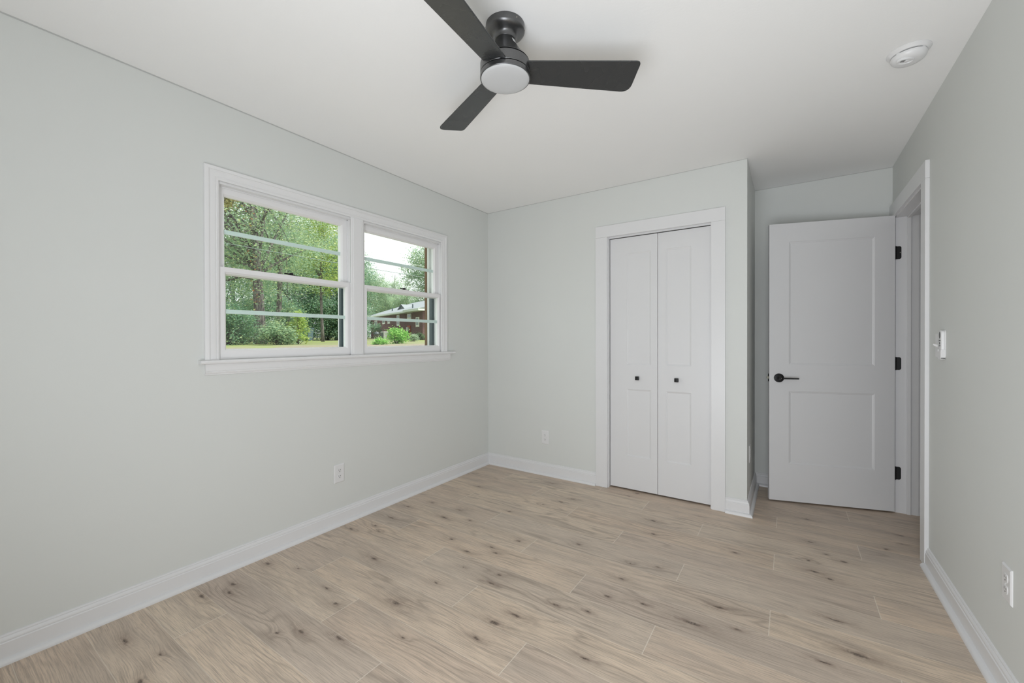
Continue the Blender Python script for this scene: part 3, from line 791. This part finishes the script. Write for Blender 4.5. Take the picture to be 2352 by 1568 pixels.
rm = empty('fan_remote', (W, -0.4625, 1.172), R(-90), label='white remote control with grey buttons hanging in a wall cradle', cat='remote control')
def slab(w, h, r, y0, y1, zc=0.0, bev=0.003):
    bm = bmesh.new(); pts = []
    for cx_, cz_, a0 in ((w - r, h - r, 0), (-w + r, h - r, 90), (-w + r, -h + r, 180), (w - r, -h + r, 270)):
        for i in range(9): a = R(a0 + i * 11.25); pts.append((cx_ + r * math.cos(a), cz_ + r * math.sin(a)))
    L = []
    for k, y in ((0, y0), (0, y1 + bev), (bev * .4, y1 + bev * .35), (bev, y1)): L.append([bm.verts.new((x - math.copysign(min(k, abs(x)), x), y, zc + z - math.copysign(min(k, abs(z)), z))) for x, z in pts])
    n = len(pts)
    for a, b in zip(L, L[1:]):
        for i in range(n): bm.faces.new((a[i], a[(i + 1) % n], b[(i + 1) % n], b[i]))
    bm.faces.new(L[0]); bm.faces.new(L[-1])
    return bm
body = obj('remote_body', slab(.0215, .066, .016, -.0042, -.0160), M_PLAST, rm, smooth=35)
bm = bmesh.new(); n = 28
A = [bm.verts.new((.0110 * math.cos(2 * math.pi * i / n), -.0158, .043 + .0165 * math.sin(2 * math.pi * i / n))) for i in range(n)]
B = [bm.verts.new((.0110 * math.cos(2 * math.pi * i / n), -.0164, .043 + .0165 * math.sin(2 * math.pi * i / n))) for i in range(n)]
for i in range(n): bm.faces.new((A[i], A[(i + 1) % n], B[(i + 1) % n], B[i]))
bm.faces.new(B); bm.faces.new(A)
obj('display', bm, M_GREYBTN, body, label='grey oval display')
for zc, xs in ((.0175, (-.009, 0, .009)), (-.0070, (-.007, .007))):
    for xx in xs: obj('button', nbox(xx - .0030, xx + .0030, -.0170, -.0156, zc - .0032, zc + .0032, bev=.0006), M_GREYBTN, body, label='small grey button')
bm = bmesh.new(); lathe(bm, [(0, .0170), (.0055, .0170), (.0060, .0164), (.006, .0156), (0, .0156)], (0, 0, .005), 20, (0, -1, 0)); obj('button', bm, M_GREYBTN, body, label='round grey button')
cr_ = obj('cradle', slab(.0225, .066, .014, 0, -.0040), M_PLAST, rm, smooth=35)
bm = slab(.0235, .018, .010, -.0161, -.0185, -.0515, .0008); box(bm, -.0247, -.0222, -.0180, -.001, -.062, -.024, .0008); box(bm, .0222, .0247, -.0180, -.001, -.062, -.024, .0008); box(bm, -.0165, .0165, -.0180, -.001, -.0712, -.0685, .0008)
obj('holder_cup', bm, M_PLAST, rm)

# ================================================================== outside
def ground_z(D): return float(np.interp(D, [0, 4, 7, 9, 12, 20, 30, 35, 45, 95], [-.45, -.15, .62, 1.0, 1.05, 1.10, 1.14, 1.19, 1.35, 1.75]))
def at(px, D, z=None):
    """world point straight out along the line of sight of a photo column, D metres away, standing on the ground"""
    f2 = Vector((cf.x, cf.y)); r2 = Vector((cr.x, cr.y)); p = Vector((CAM.x, CAM.y)) + (f2 + r2 * ((px - 1176) / FOC)) * D
    return Vector((p.x, p.y, ground_z(gdist(p.x, p.y)) if z is None else z))
def gdist(x, y): return (x - CAM.x) * cf.x + (y - CAM.y) * cf.y


bm = bmesh.new(); gx = np.concatenate([np.linspace(-0.4, -16, 40), np.linspace(-17, -100, 42)]); gy = np.linspace(-30, 100, 90); rows = []
for a in gx: rows.append([bm.verts.new((a, b, ground_z(max(0.0, gdist(a, b))) if a < -3 else min(ground_z(max(0.0, gdist(a, b))), -.45 + (-a - .4) * .4))) for b in gy])
for A, B in zip(rows, rows[1:]):
    for i in range(len(A) - 1): bm.faces.new((A[i], A[i + 1], B[i + 1], B[i]))
obj('ground', bm, M_LAWN, smooth=True, kind='structure', label='sloping lawn and straw-covered bank outside the window', cat='lawn')

# ---- foliage: many small bent leaves in one mesh, built with numpy
def leaf_cloud(name, centres, radii, per, size, mat, seed, flat=0.75, droop=0.3):
    rng = np.random.default_rng(seed); cs = np.repeat(np.asarray(centres), per, 0); rs = np.repeat(np.asarray(radii), per)[:, None]
    n = len(cs); p = cs + rng.normal(0, 1, (n, 3)) * rs * np.array([.5, .5, .5 * flat])
    th = rng.uniform(0, 2 * np.pi, n); d = np.stack([np.cos(th), np.sin(th), rng.normal(-droop, .35, n)], 1); d /= np.linalg.norm(d, axis=1)[:, None]
    up = np.stack([rng.normal(0, .45, n), rng.normal(0, .45, n), np.ones(n)], 1)
    s = np.cross(d, up); s /= np.linalg.norm(s, axis=1)[:, None]; nn = np.cross(s, d)
    L = size * rng.uniform(.6, 1.25, n)[:, None]; Wd = L * rng.uniform(.28, .42, n)[:, None]
    v = np.stack([p, p + d * L * .5 + s * Wd + nn * L * .08, p + d * L, p + d * L * .5 - s * Wd + nn * L * .08], 1).reshape(-1, 3)
    me = bpy.data.meshes.new(name); me.vertices.add(4 * n); me.vertices.foreach_set('co', v.ravel().astype(np.float32))
    me.loops.add(6 * n); me.polygons.add(2 * n)
    b = np.arange(n)[:, None] * 4; me.loops.foreach_set('vertex_index', (b + np.array([0, 1, 2, 0, 2, 3])).ravel().astype(np.int32))
    me.polygons.foreach_set('loop_start', (np.arange(2 * n) * 3).astype(np.int32)); me.update(calc_edges=True); me.validate()
    me.materials.append(mat)
    return me


def make_tree(h, crown_c, crown_r, trunk_r, nb, ncl, per, leaf, mat, seed, lean=(0, 0), low=0.0, crad=.55, extra=()):
    """returns (trunk mesh, foliage mesh) standing at the origin"""
    rnd = random.Random(seed); bm = bmesh.new()
    top = Vector((lean[0], lean[1], h)); tp = []; N = 9
    for i in range(N):
        t = i / (N - 1); tp.append(Vector((top.x * t + .10 * math.sin(t * 5 + seed), top.y * t + .08 * math.cos(t * 4 + seed), -.25 + (h + .25) * t)))
    tube(bm, tp, [trunk_r * (1.30 if i == 0 else 1) * (1 - .78 * i / (N - 1)) for i in range(N)], 12)
    cen = []; rad = []
    cc, rr = Vector(crown_c), Vector(crown_r)
    for b in range(nb):
        t = rnd.uniform(.28, .97); k = int(t * (N - 1)); s = tp[k].lerp(tp[min(k + 1, N - 1)], t * (N - 1) - k)
        for _ in range(40):
            e = Vector((rnd.uniform(-1, 1), rnd.uniform(-1, 1), rnd.uniform(-1, 1)))
            if .45 < e.length < 1: break
        e = cc + Vector((e.x * rr.x, e.y * rr.y, e.z * rr.z)) * .92
        m = s.lerp(e, .5) + Vector((rnd.uniform(-.2, .2), rnd.uniform(-.2, .2), rnd.uniform(.0, .5)))
        pts = [(1 - u) ** 2 * s + 2 * u * (1 - u) * m + u * u * e for u in (0, .2, .4, .6, .8, 1)]
        r0 = trunk_r * (1 - .78 * t) * .45
        tube(bm, pts, [r0 * (1 - .85 * u) for u in (0, .2, .4, .6, .8, 1)], 6)
        for u in (.55, .8, 1.0): cen.append(tuple((1 - u) ** 2 * s + 2 * u * (1 - u) * m + u * u * e)); rad.append(crad * rnd.uniform(.7, 1.2))
    while len(cen) < ncl:
        e = Vector((rnd.uniform(-1, 1), rnd.uniform(-1, 1), rnd.uniform(-1, 1)))
        if not .35 < e.length < 1: continue
        p = cc + Vector((e.x * rr.x, e.y * rr.y, e.z * rr.z))
        if p.z < low: continue
        cen.append(tuple(p)); rad.append(crad * rnd.uniform(.6, 1.2))
    for p in extra: cen.append(p); rad.append(crad * .8)
    me = bpy.data.meshes.new('trunk'); bmesh.ops.recalc_face_normals(bm, faces=bm.faces[:]); bm.to_mesh(me); bm.free(); me.materials.append(M_BARK)
    for p_ in me.polygons: p_.use_smooth = True
    return me, leaf_cloud('foliage', cen, rad, per, leaf, mat, seed)


def plant(name, meshes, loc, label, cat, group, rz=0.0, sc=1.0, trunk=True):
    r = empty(name, loc, rz, label=label, cat=cat, group=group); r.scale = (sc, sc, sc)
    for nm, me in (('trunk', meshes[0]), ('foliage', meshes[1])):
        o = bpy.data.objects.new(nm, me); C.objects.link(o); o.parent = r
    return r


TG = 'trees in the yard'
oak = make_tree(8.6, (-1.1, -.6, 5.0), (3.5, 3.5, 4.0), .185, 46, 470, 92, .078, M_OAK, 5, lean=(-.62, -.42), low=.9, crad=.55, extra=[(.55 - .05 * k + .3 * math.sin(k * 2.1), -.35 + .4 * math.cos(k * 1.7), 1.75 + .20 * k) for k in range(14)])
ok_ = plant('oak_tree', oak, at(601, 14.0) + Vector((0, 0, -.1)), 'big oak with a thick grey leaning trunk in the left window', 'tree', TG)
M_RED = m_leaf('orange_creeper_leaves', (0.62, 0.24, 0.12, 1), (0.72, 0.36, 0.14, 1), (0.75, 0.62, 0.15, 1), .35)
cl_ = leaf_cloud('creeper_leaves', [(.12 - .065 * z_ + .16 * math.sin(z_ * 5), -.12 - .045 * z_ + .1 * math.cos(z_ * 7), z_) for z_ in np.linspace(1.2, 5.4, 26)], [.22] * 26, 6, .075, M_RED, 71)
o = bpy.data.objects.new('creeper_leaves', cl_); C.objects.link(o); o.parent = ok_; o['label'] = 'scattered orange and yellow creeper leaves'
M_TAN = m_leaf('tan_pine_needles', (0.50, 0.46, 0.22, 1), (0.62, 0.56, 0.30, 1), (0.42, 0.46, 0.22, 1), .3)
pin_ = make_tree(6.6, (cr.x * .85, cr.y * .85, 5.05), (.80, .80, .50), .10, 14, 46, 150, .085, M_TAN, 77, low=4.4, crad=.28)
plant('pine_tree', pin_, at(474, 12.0), 'pine with tan drooping needles in the top left corner of the left window', 'tree', TG)
oak2 = make_tree(9.2, (-.3, -.2, 5.2), (2.7, 2.7, 4.2), .13, 34, 320, 80, .088, M_OAK, 11, low=1.0, crad=.55)
plant('oak_tree', oak2, at(640, 18.5), 'slimmer oak standing right behind the big leaning trunk', 'tree', TG)
yel = make_tree(9.0, (0, 0, 5.6), (1.7, 1.7, 3.2), .08, 30, 240, 70, .095, M_YEL, 21, low=2.6, crad=.5)
plant('broadleaf_tree', yel, at(742, 22.0), 'yellow-green sunlit tree at the right side of the left window', 'tree', TG)
drk = make_tree(9.5, (0, 0, 4.2), (3.0, 3.0, 4.6), .16, 34, 560, 66, .125, M_DRK, 31, low=.2, crad=.7)
plant('dark_tree', drk, at(740, 33.0), 'dark green tree at the lawn edge behind the waste bin', 'tree', TG)
plant('dark_tree', drk, at(776, 36.0), 'dark green tree at the lawn edge right of the waste bin', 'tree', TG, 2.1, 1.05)
plant('dark_tree', drk, at(540, 24.0), 'dark tree filling the lower left corner of the left window', 'tree', TG, 4.0, .8)
plant('dark_tree', drk, at(672, 30.0), 'dark tree in the gap behind the two oak trunks', 'tree', TG, 1.2, 1.0)
mid = make_tree(11.0, (0, 0, 6.6), (3.2, 3.2, 3.9), .17, 36, 430, 52, .17, M_OAK, 41, low=1.5, crad=.75)
plant('broadleaf_tree', mid, at(836, 50.0), 'leafy green tree at the far left end of the brick house', 'tree', TG, 0.4, .84)
plant('broadleaf_tree', mid, at(997, 52.0), 'tall tree rising above the right end of the house roof', 'tree', TG, 2.0, 1.18)
plant('broadleaf_tree', mid, at(886, 62.0), 'lower tree behind the middle of the house roof', 'tree', TG, 3.5, .62)
plant('broadleaf_tree', mid, at(934, 60.0), 'rounded tree behind the roof below the far pale tree', 'tree', TG, 5.1, .66)
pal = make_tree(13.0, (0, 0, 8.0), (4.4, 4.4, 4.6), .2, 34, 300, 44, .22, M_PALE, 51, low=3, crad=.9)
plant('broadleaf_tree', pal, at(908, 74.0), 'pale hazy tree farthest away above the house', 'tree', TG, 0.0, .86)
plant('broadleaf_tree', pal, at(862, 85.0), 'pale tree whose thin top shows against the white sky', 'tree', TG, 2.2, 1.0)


def shrub(name, loc, r, hh, ncl, per, leaf, mat, seed, label, group='garden shrubs'):
    rnd = random.Random(seed); bm = bmesh.new(); cen = []; rad = []
    for i in range(ncl):
        a = rnd.uniform(0, 6.283); q = math.sqrt(rnd.random()); z = hh * rnd.uniform(.12, 1.0); lim = math.sqrt(max(0.05, 1 - ((z / hh - .38) / .66) ** 2))
        e = Vector((r * q * lim * math.cos(a), r * q * lim * math.sin(a), z)); cen.append(tuple(e)); rad.append(.20 * r + .05)
        if i % 2 == 0: tube(bm, [(e.x * .1, e.y * .1, -.05), (e.x * .45, e.y * .45, z * .55), tuple(e)], [.012, .008, .004], 5)
    me = bpy.data.meshes.new('stems'); bm.to_mesh(me); bm.free(); me.materials.append(M_BARK)
    rt = empty(name, loc, label=label, cat='shrub', group=group)
    for nm, m in (('stems', me), ('foliage', leaf_cloud('foliage', cen, rad, per, leaf, mat, seed, 1.0, 0.0))):
        o = bpy.data.objects.new(nm, m); C.objects.link(o); o.parent = rt
    return rt


shrub('leafy_shrub', at(640, 12.6), .52, .62, 60, 60, .07, M_OAK, 61, 'soft green shrub hiding the foot of the big oak')
shrub('leafy_shrub', at(684, 13.6), .34, 1.02, 42, 46, .075, M_YEL, 62, 'taller yellow-green shrub left of the waste bin')
shrub('leafy_shrub', at(660, 15.2), .50, 1.25, 50, 44, .085, M_OAK, 63, 'mid-green shrub between the oak trunk and the yellow shrub')
shrub('leafy_shrub', at(911, 14.5), .40, .46, 40, 44, .072, M_LIME, 64, 'bright lime-green shrub in front of the brick house')
shrub('leafy_shrub', at(872, 12.6), .21, .15, 26, 40, .05, M_LIME, 65, 'low bright shrub at the sill left of the lime bush')
shrub('leafy_shrub', at(950, 22.0), .27, .30, 26, 40, .06, M_PALE, 66, 'low rounded pale shrub right of the lime bush')
shrub('leafy_shrub', at(964, 34.5), .6, .5, 30, 40, .12, M_OAK, 67, 'dark green planting along the wall of the brick house')
shrub('leafy_shrub', at(865, 41.0), .9, 1.4, 30, 40, .14, M_DRK, 68, 'dark bush against the house wall behind the kettle grill')

for k_, (px_, D_, r_, h_, lab) in enumerate(((518, 12.5, .85, 1.15, 'dark bush in the lower left corner of the left window'), (562, 16.0, 1.0, 1.5, 'dark bush just left of the big oak trunk'), (752, 33.5, 1.5, 2.4, 'broad dark undergrowth bush right of the waste bin'), (790, 33.0, 1.8, 2.6, 'dark undergrowth bush at the lawn edge beside the window post'), (682, 31.0, 1.3, 2.6, 'dark undergrowth bush behind the waste bin'), (640, 26.0, 1.7, 2.6, 'dark undergrowth bush seen between the two oak trunks'), (835, 47.0, 1.7, 3.4, 'dark bush filling the gap left of the brick house'))):
    shrub('undergrowth_bush', at(px_, D_), r_, h_, 90, 80, .065 if D_ < 20 else .125, M_DRK, 80 + k_, lab)

# ---- brick house far across the lawn
HN = Vector((-24.0, 22.4)); HF = Vector((-36.95, 26.98)); hd = (HF - HN).normalized(); hn = Vector((hd.y, -hd.x))
if hn.dot(Vector((CAM.x, CAM.y)) - HN) < 0: hn = -hn           # hn points back towards the window
HL = (HF - HN).length; hz = 1.10; EA = 3.78                     # ground and eave heights
house = empty('brick_house', (HN.x, HN.y, hz), label='dark red brick house with grey hip roof across the lawn', cat='house')
def hp(s, q, z): p = HN + hd * s - hn * q; return Vector((p.x - HN.x, p.y - HN.y, z - hz))   # s along the long wall, q depth away from it
def quad(bm, pts, uv=None):
    f = bm.faces.new([bm.verts.new(p) for p in pts])
    if uv:
        L = bm.loops.layers.uv.verify()
        for l, c_ in zip(f.loops, uv): l[L].uv = c_
    return f
def hbox(bm, s0, s1, q0, q1, z0, z1, uv=False):
    for (a, b, c_, d_) in (((s0, q0), (s1, q0), z0, z1), ((s0, q1), (s1, q1), z0, z1), ((s0, q0), (s0, q1), z0, z1), ((s1, q0), (s1, q1), z0, z1)):
        n_ = math.hypot(a[0] - b[0], a[1] - b[1]); quad(bm, [hp(*a, c_), hp(*b, c_), hp(*b, d_), hp(*a, d_)], [(0, 0), (n_, 0), (n_, d_ - c_), (0, d_ - c_)])
    quad(bm, [hp(s0, q0, z1), hp(s1, q0, z1), hp(s1, q1, z1), hp(s0, q1, z1)], [(0, 0), (1, 0), (1, 1), (0, 1)])
    quad(bm, [hp(s0, q0, z0), hp(s1, q0, z0), hp(s1, q1, z0), hp(s0, q1, z0)], [(0, 0), (1, 0), (1, 1), (0, 1)])
HD = 9.0
bm = bmesh.new(); hbox(bm, -1.6, HL, 0, HD, hz - 1.0, EA); obj('brick_wall', bm, M_BRICK, house)
bm = bmesh.new(); hbox(bm, -1.65, .47, -.75, .3, hz - 1.0, EA - .06); obj('brick_bay', bm, M_BRICK, house)
ov_ = .55; RZ = EA + 1.75; rs_ = 1.75 / (4.5 + .55)
bm = bmesh.new()
e = [hp(-2.15, -ov_, EA), hp(HL + ov_, -ov_, EA), hp(HL + ov_, HD + ov_, EA), hp(-2.15, HD + ov_, EA)]
r1, r2 = hp(2.0, HD / 2, RZ), hp(HL - 1.2, HD / 2, RZ)
quad(bm, [e[0], e[1], r2, r1]); quad(bm, [e[2], e[3], r1, r2]); quad(bm, [e[3], e[0], r1]); quad(bm, [e[1], e[2], r2]); quad(bm, e)
rf = obj('roof', bm, M_ROOF, house)
bm = bmesh.new()
A0, A1, zf, zk = -2.2, .98, EA - .03, EA + (1.2 + .55) * rs_ + .01
b_ = [hp(A0, -1.35, zf), hp(A1, -1.35, zf), hp(A1, 1.2, zk), hp(A0, 1.2, zk)]
quad(bm, b_); quad(bm, [hp(A0, -1.35, EA - .08), hp(A1, -1.35, EA - .08), hp(A1, 1.2, EA - .08), hp(A0, 1.2, EA - .08)])
quad(bm, [hp(A1, -1.35, EA - .08), b_[1], b_[2], hp(A1, 1.2, EA - .08)]); quad(bm, [hp(A0, -1.35, EA - .08), b_[0], b_[3], hp(A0, 1.2, EA - .08)])
obj('bay_roof', bm, M_ROOF, house)
bm = bmesh.new(); hbox(bm, A1, HL + ov_, -ov_ - .04, -ov_, EA - .13, EA + .02); hbox(bm, A1, HL + ov_, -ov_, 0, EA - .13, EA - .09)
hbox(bm, A0 - .02, A1 + .02, -1.40, -1.35, EA - .21, EA - .03); hbox(bm, A0 - .02, A1 + .02, -1.35, -.75, EA - .21, EA - .17); hbox(bm, A1 - .02, A1 + .02, -1.35, -ov_, EA - .21, EA - .03); hbox(bm, -2.2, -2.15, -1.35, HD + ov_, EA - .18, EA + .02)
obj('fascia', bm, M_FASC, house)
bm = bmesh.new()
gs = 7.35; zb_ = EA + (1.1 + .55) * rs_ - .02
f1 = [hp(gs - .9, 1.1, zb_), hp(gs + .9, 1.1, zb_), hp(gs, 1.1, zb_ + .46)]; f2 = hp(gs, 2.6, zb_ + .48)
quad(bm, [hp(gs - 1.0, .98, zb_ - .04), hp(gs, .98, zb_ + .50), f2, hp(gs - 1.0, 1.4, zb_)]); quad(bm, [hp(gs + 1.0, .98, zb_ - .04), hp(gs, .98, zb_ + .50), f2, hp(gs + 1.0, 1.4, zb_)])
obj('dormer_roof', bm, M_ROOF, house)
bm = bmesh.new(); quad(bm, f1); quad(bm, [hp(gs - .8, 1.2, zb_), hp(gs + .8, 1.2, zb_), hp(gs, 1.2, zb_ + .42)]); obj('dormer_vent', bm, M_SLATE, house)
for s_, q_ in ((9.0, .7), (3.73, .7)):
    bm = bmesh.new(); z_ = EA + (q_ + ov_) * rs_; tube(bm, [hp(s_, q_, z_ - .1), hp(s_, q_, z_ + .36)], .06, 10); obj('roof_pipe', bm, M_SLATE, rf, label='dark vent pipe')
def hwin(s0, s1, z0, z1, q=0.0):
    bm = bmesh.new(); hbox(bm, s0, s1, q - .05, q + .02, z0, z1); fr_ = obj('house_window', bm, M_WINW, house)
    bm = bmesh.new(); hbox(bm, s0 + .10, s1 - .10, q - .065, q - .045, z0 + .16, z1 - .08); obj('pane', bm, M_WING, fr_)
for a in ((11.55, 12.4, 2.53, 3.28), (9.14, 9.91, 2.84, 3.46), (7.71, 8.38, 2.84, 3.40), (5.22, 5.88, 2.55, 3.62)): hwin(*a)
hwin(2.41, 3.3, 3.10, 3.60); hwin(-.98, -.34, 2.29, 3.10, -.75)
bm = bmesh.new(); hbox(bm, 2.55, 3.15, -.10, 0, hz + .45, hz + 1.40); obj('meter_board', bm, M_RUST, house, label='orange-framed meter board')
bm = bmesh.new(); hbox(bm, 2.65, 3.02, -.26, -.10, hz + .85, hz + 1.25); obj('meter_box', bm, M_LEG, house, label='pale electric meter box')
bm = bmesh.new(); hbox(bm, 2.72, 2.80, -.22, -.14, hz - .1, hz + .85); hbox(bm, 2.92, 2.98, -.22, -.14, hz - .1, hz + .85); obj('conduit', bm, M_GRILL, house)

# ---- things on the lawn
p = at(706, 28.0); bn = empty('waste_bin', p, R(25), label='slate blue wheeled waste bin at the lawn edge', cat='bin')
bm = bmesh.new(); A = [(-.22, -.24), (.22, -.24), (.22, .24), (-.22, .24)]
va = [bm.verts.new((x, y, .04)) for x, y in A]; vb = [bm.verts.new((x * 1.22, y * 1.22, .82)) for x, y in A]
for i in range(4): bm.faces.new((va[i], va[(i + 1) % 4], vb[(i + 1) % 4], vb[i]))
bm.faces.new(va); bm.faces.new(vb); obj('bin_body', bm, M_BIN, bn)
bm = bmesh.new(); box(bm, -.30, .30, -.32, .32, .82, .88, .02); box(bm, -.26, .26, .30, .37, .76, .82, .01); obj('lid', bm, M_BIN, bn)
for sx_ in (-.2, .2):
    bm = bmesh.new(); lathe(bm, [(0, -.03), (.09, -.03), (.1, 0), (.09, .03), (0, .03)], (sx_, .26, .10), 18, (1, 0, 0)); obj('wheel', bm, M_GRILL, bn)
p = at(865, 32.0); gr = empty('kettle_grill', p, label='black kettle grill on thin legs by the brick house', cat='grill')
bm = bmesh.new(); lathe(bm, [(0, .42), (.14, .44), (.25, .52), (.30, .63), (.30, .65), (0, .65)], (0, 0, 0), 24); bowl = obj('bowl', bm, M_GRILL, gr, smooth=True)
bm = bmesh.new(); lathe(bm, [(.305, .655), (.28, .74), (.18, .83), (0, .87)], (0, 0, 0), 24); ld = obj('lid', bm, M_GRILL, gr, smooth=True)
obj('lid_handle', box(bmesh.new(), -.07, .07, -.02, .02, .87, .92, .01), M_LEG, ld)
for a in (30, 150, 270):
    bm = bmesh.new(); d = Vector((math.cos(R(a)), math.sin(R(a)), 0)); tube(bm, [d * .16 + Vector((0, 0, .48)), d * .30 + Vector((0, 0, -.01))], .014, 8); obj('leg', bm, M_LEG, gr)
p = at(886, 38.5); ac = empty('air_conditioner', p, math.atan2(hd.y, hd.x), label='grey outdoor air conditioning unit at the brick wall', cat='air conditioner')
obj('casing', box(bmesh.new(), -.42, .42, -.35, .35, .0, .72, .03), M_LEG, ac)
for s_ in (-1, 1): obj('grille', nbox(-.34, .34, s_ * .352 - .01, s_ * .352 + .01, .10, .62), M_SLATE, ac)

gr.scale = (.76, .76, .76)

# ---- overhead lines crossing the view
def wire(a, b, ext, mat, label, r):
    a, b = Vector(a), Vector(b); d = b - a; pts = []
    for i in range(25):
        t = -ext + (1 + 2 * ext) * i / 24; pts.append(a + d * t + Vector((0, 0, .02 * (t - .5) ** 2)))
    bm = bmesh.new(); tube(bm, pts, r, 6)
    obj('power_line', bm, mat, label=label, cat='power line', group='overhead lines', smooth=True)
wire((-8.93, 1.21, 3.544), (-6.57, 2.79, 3.034), 2.0, M_WIRE, 'lower overhead line crossing in front of the big oak', .006)
wire((-17.76, 13.37, 6.05), (-15.73, 14.72, 5.57), 3.0, M_WIREW, 'upper pale overhead line above the house, against the sky', .010)
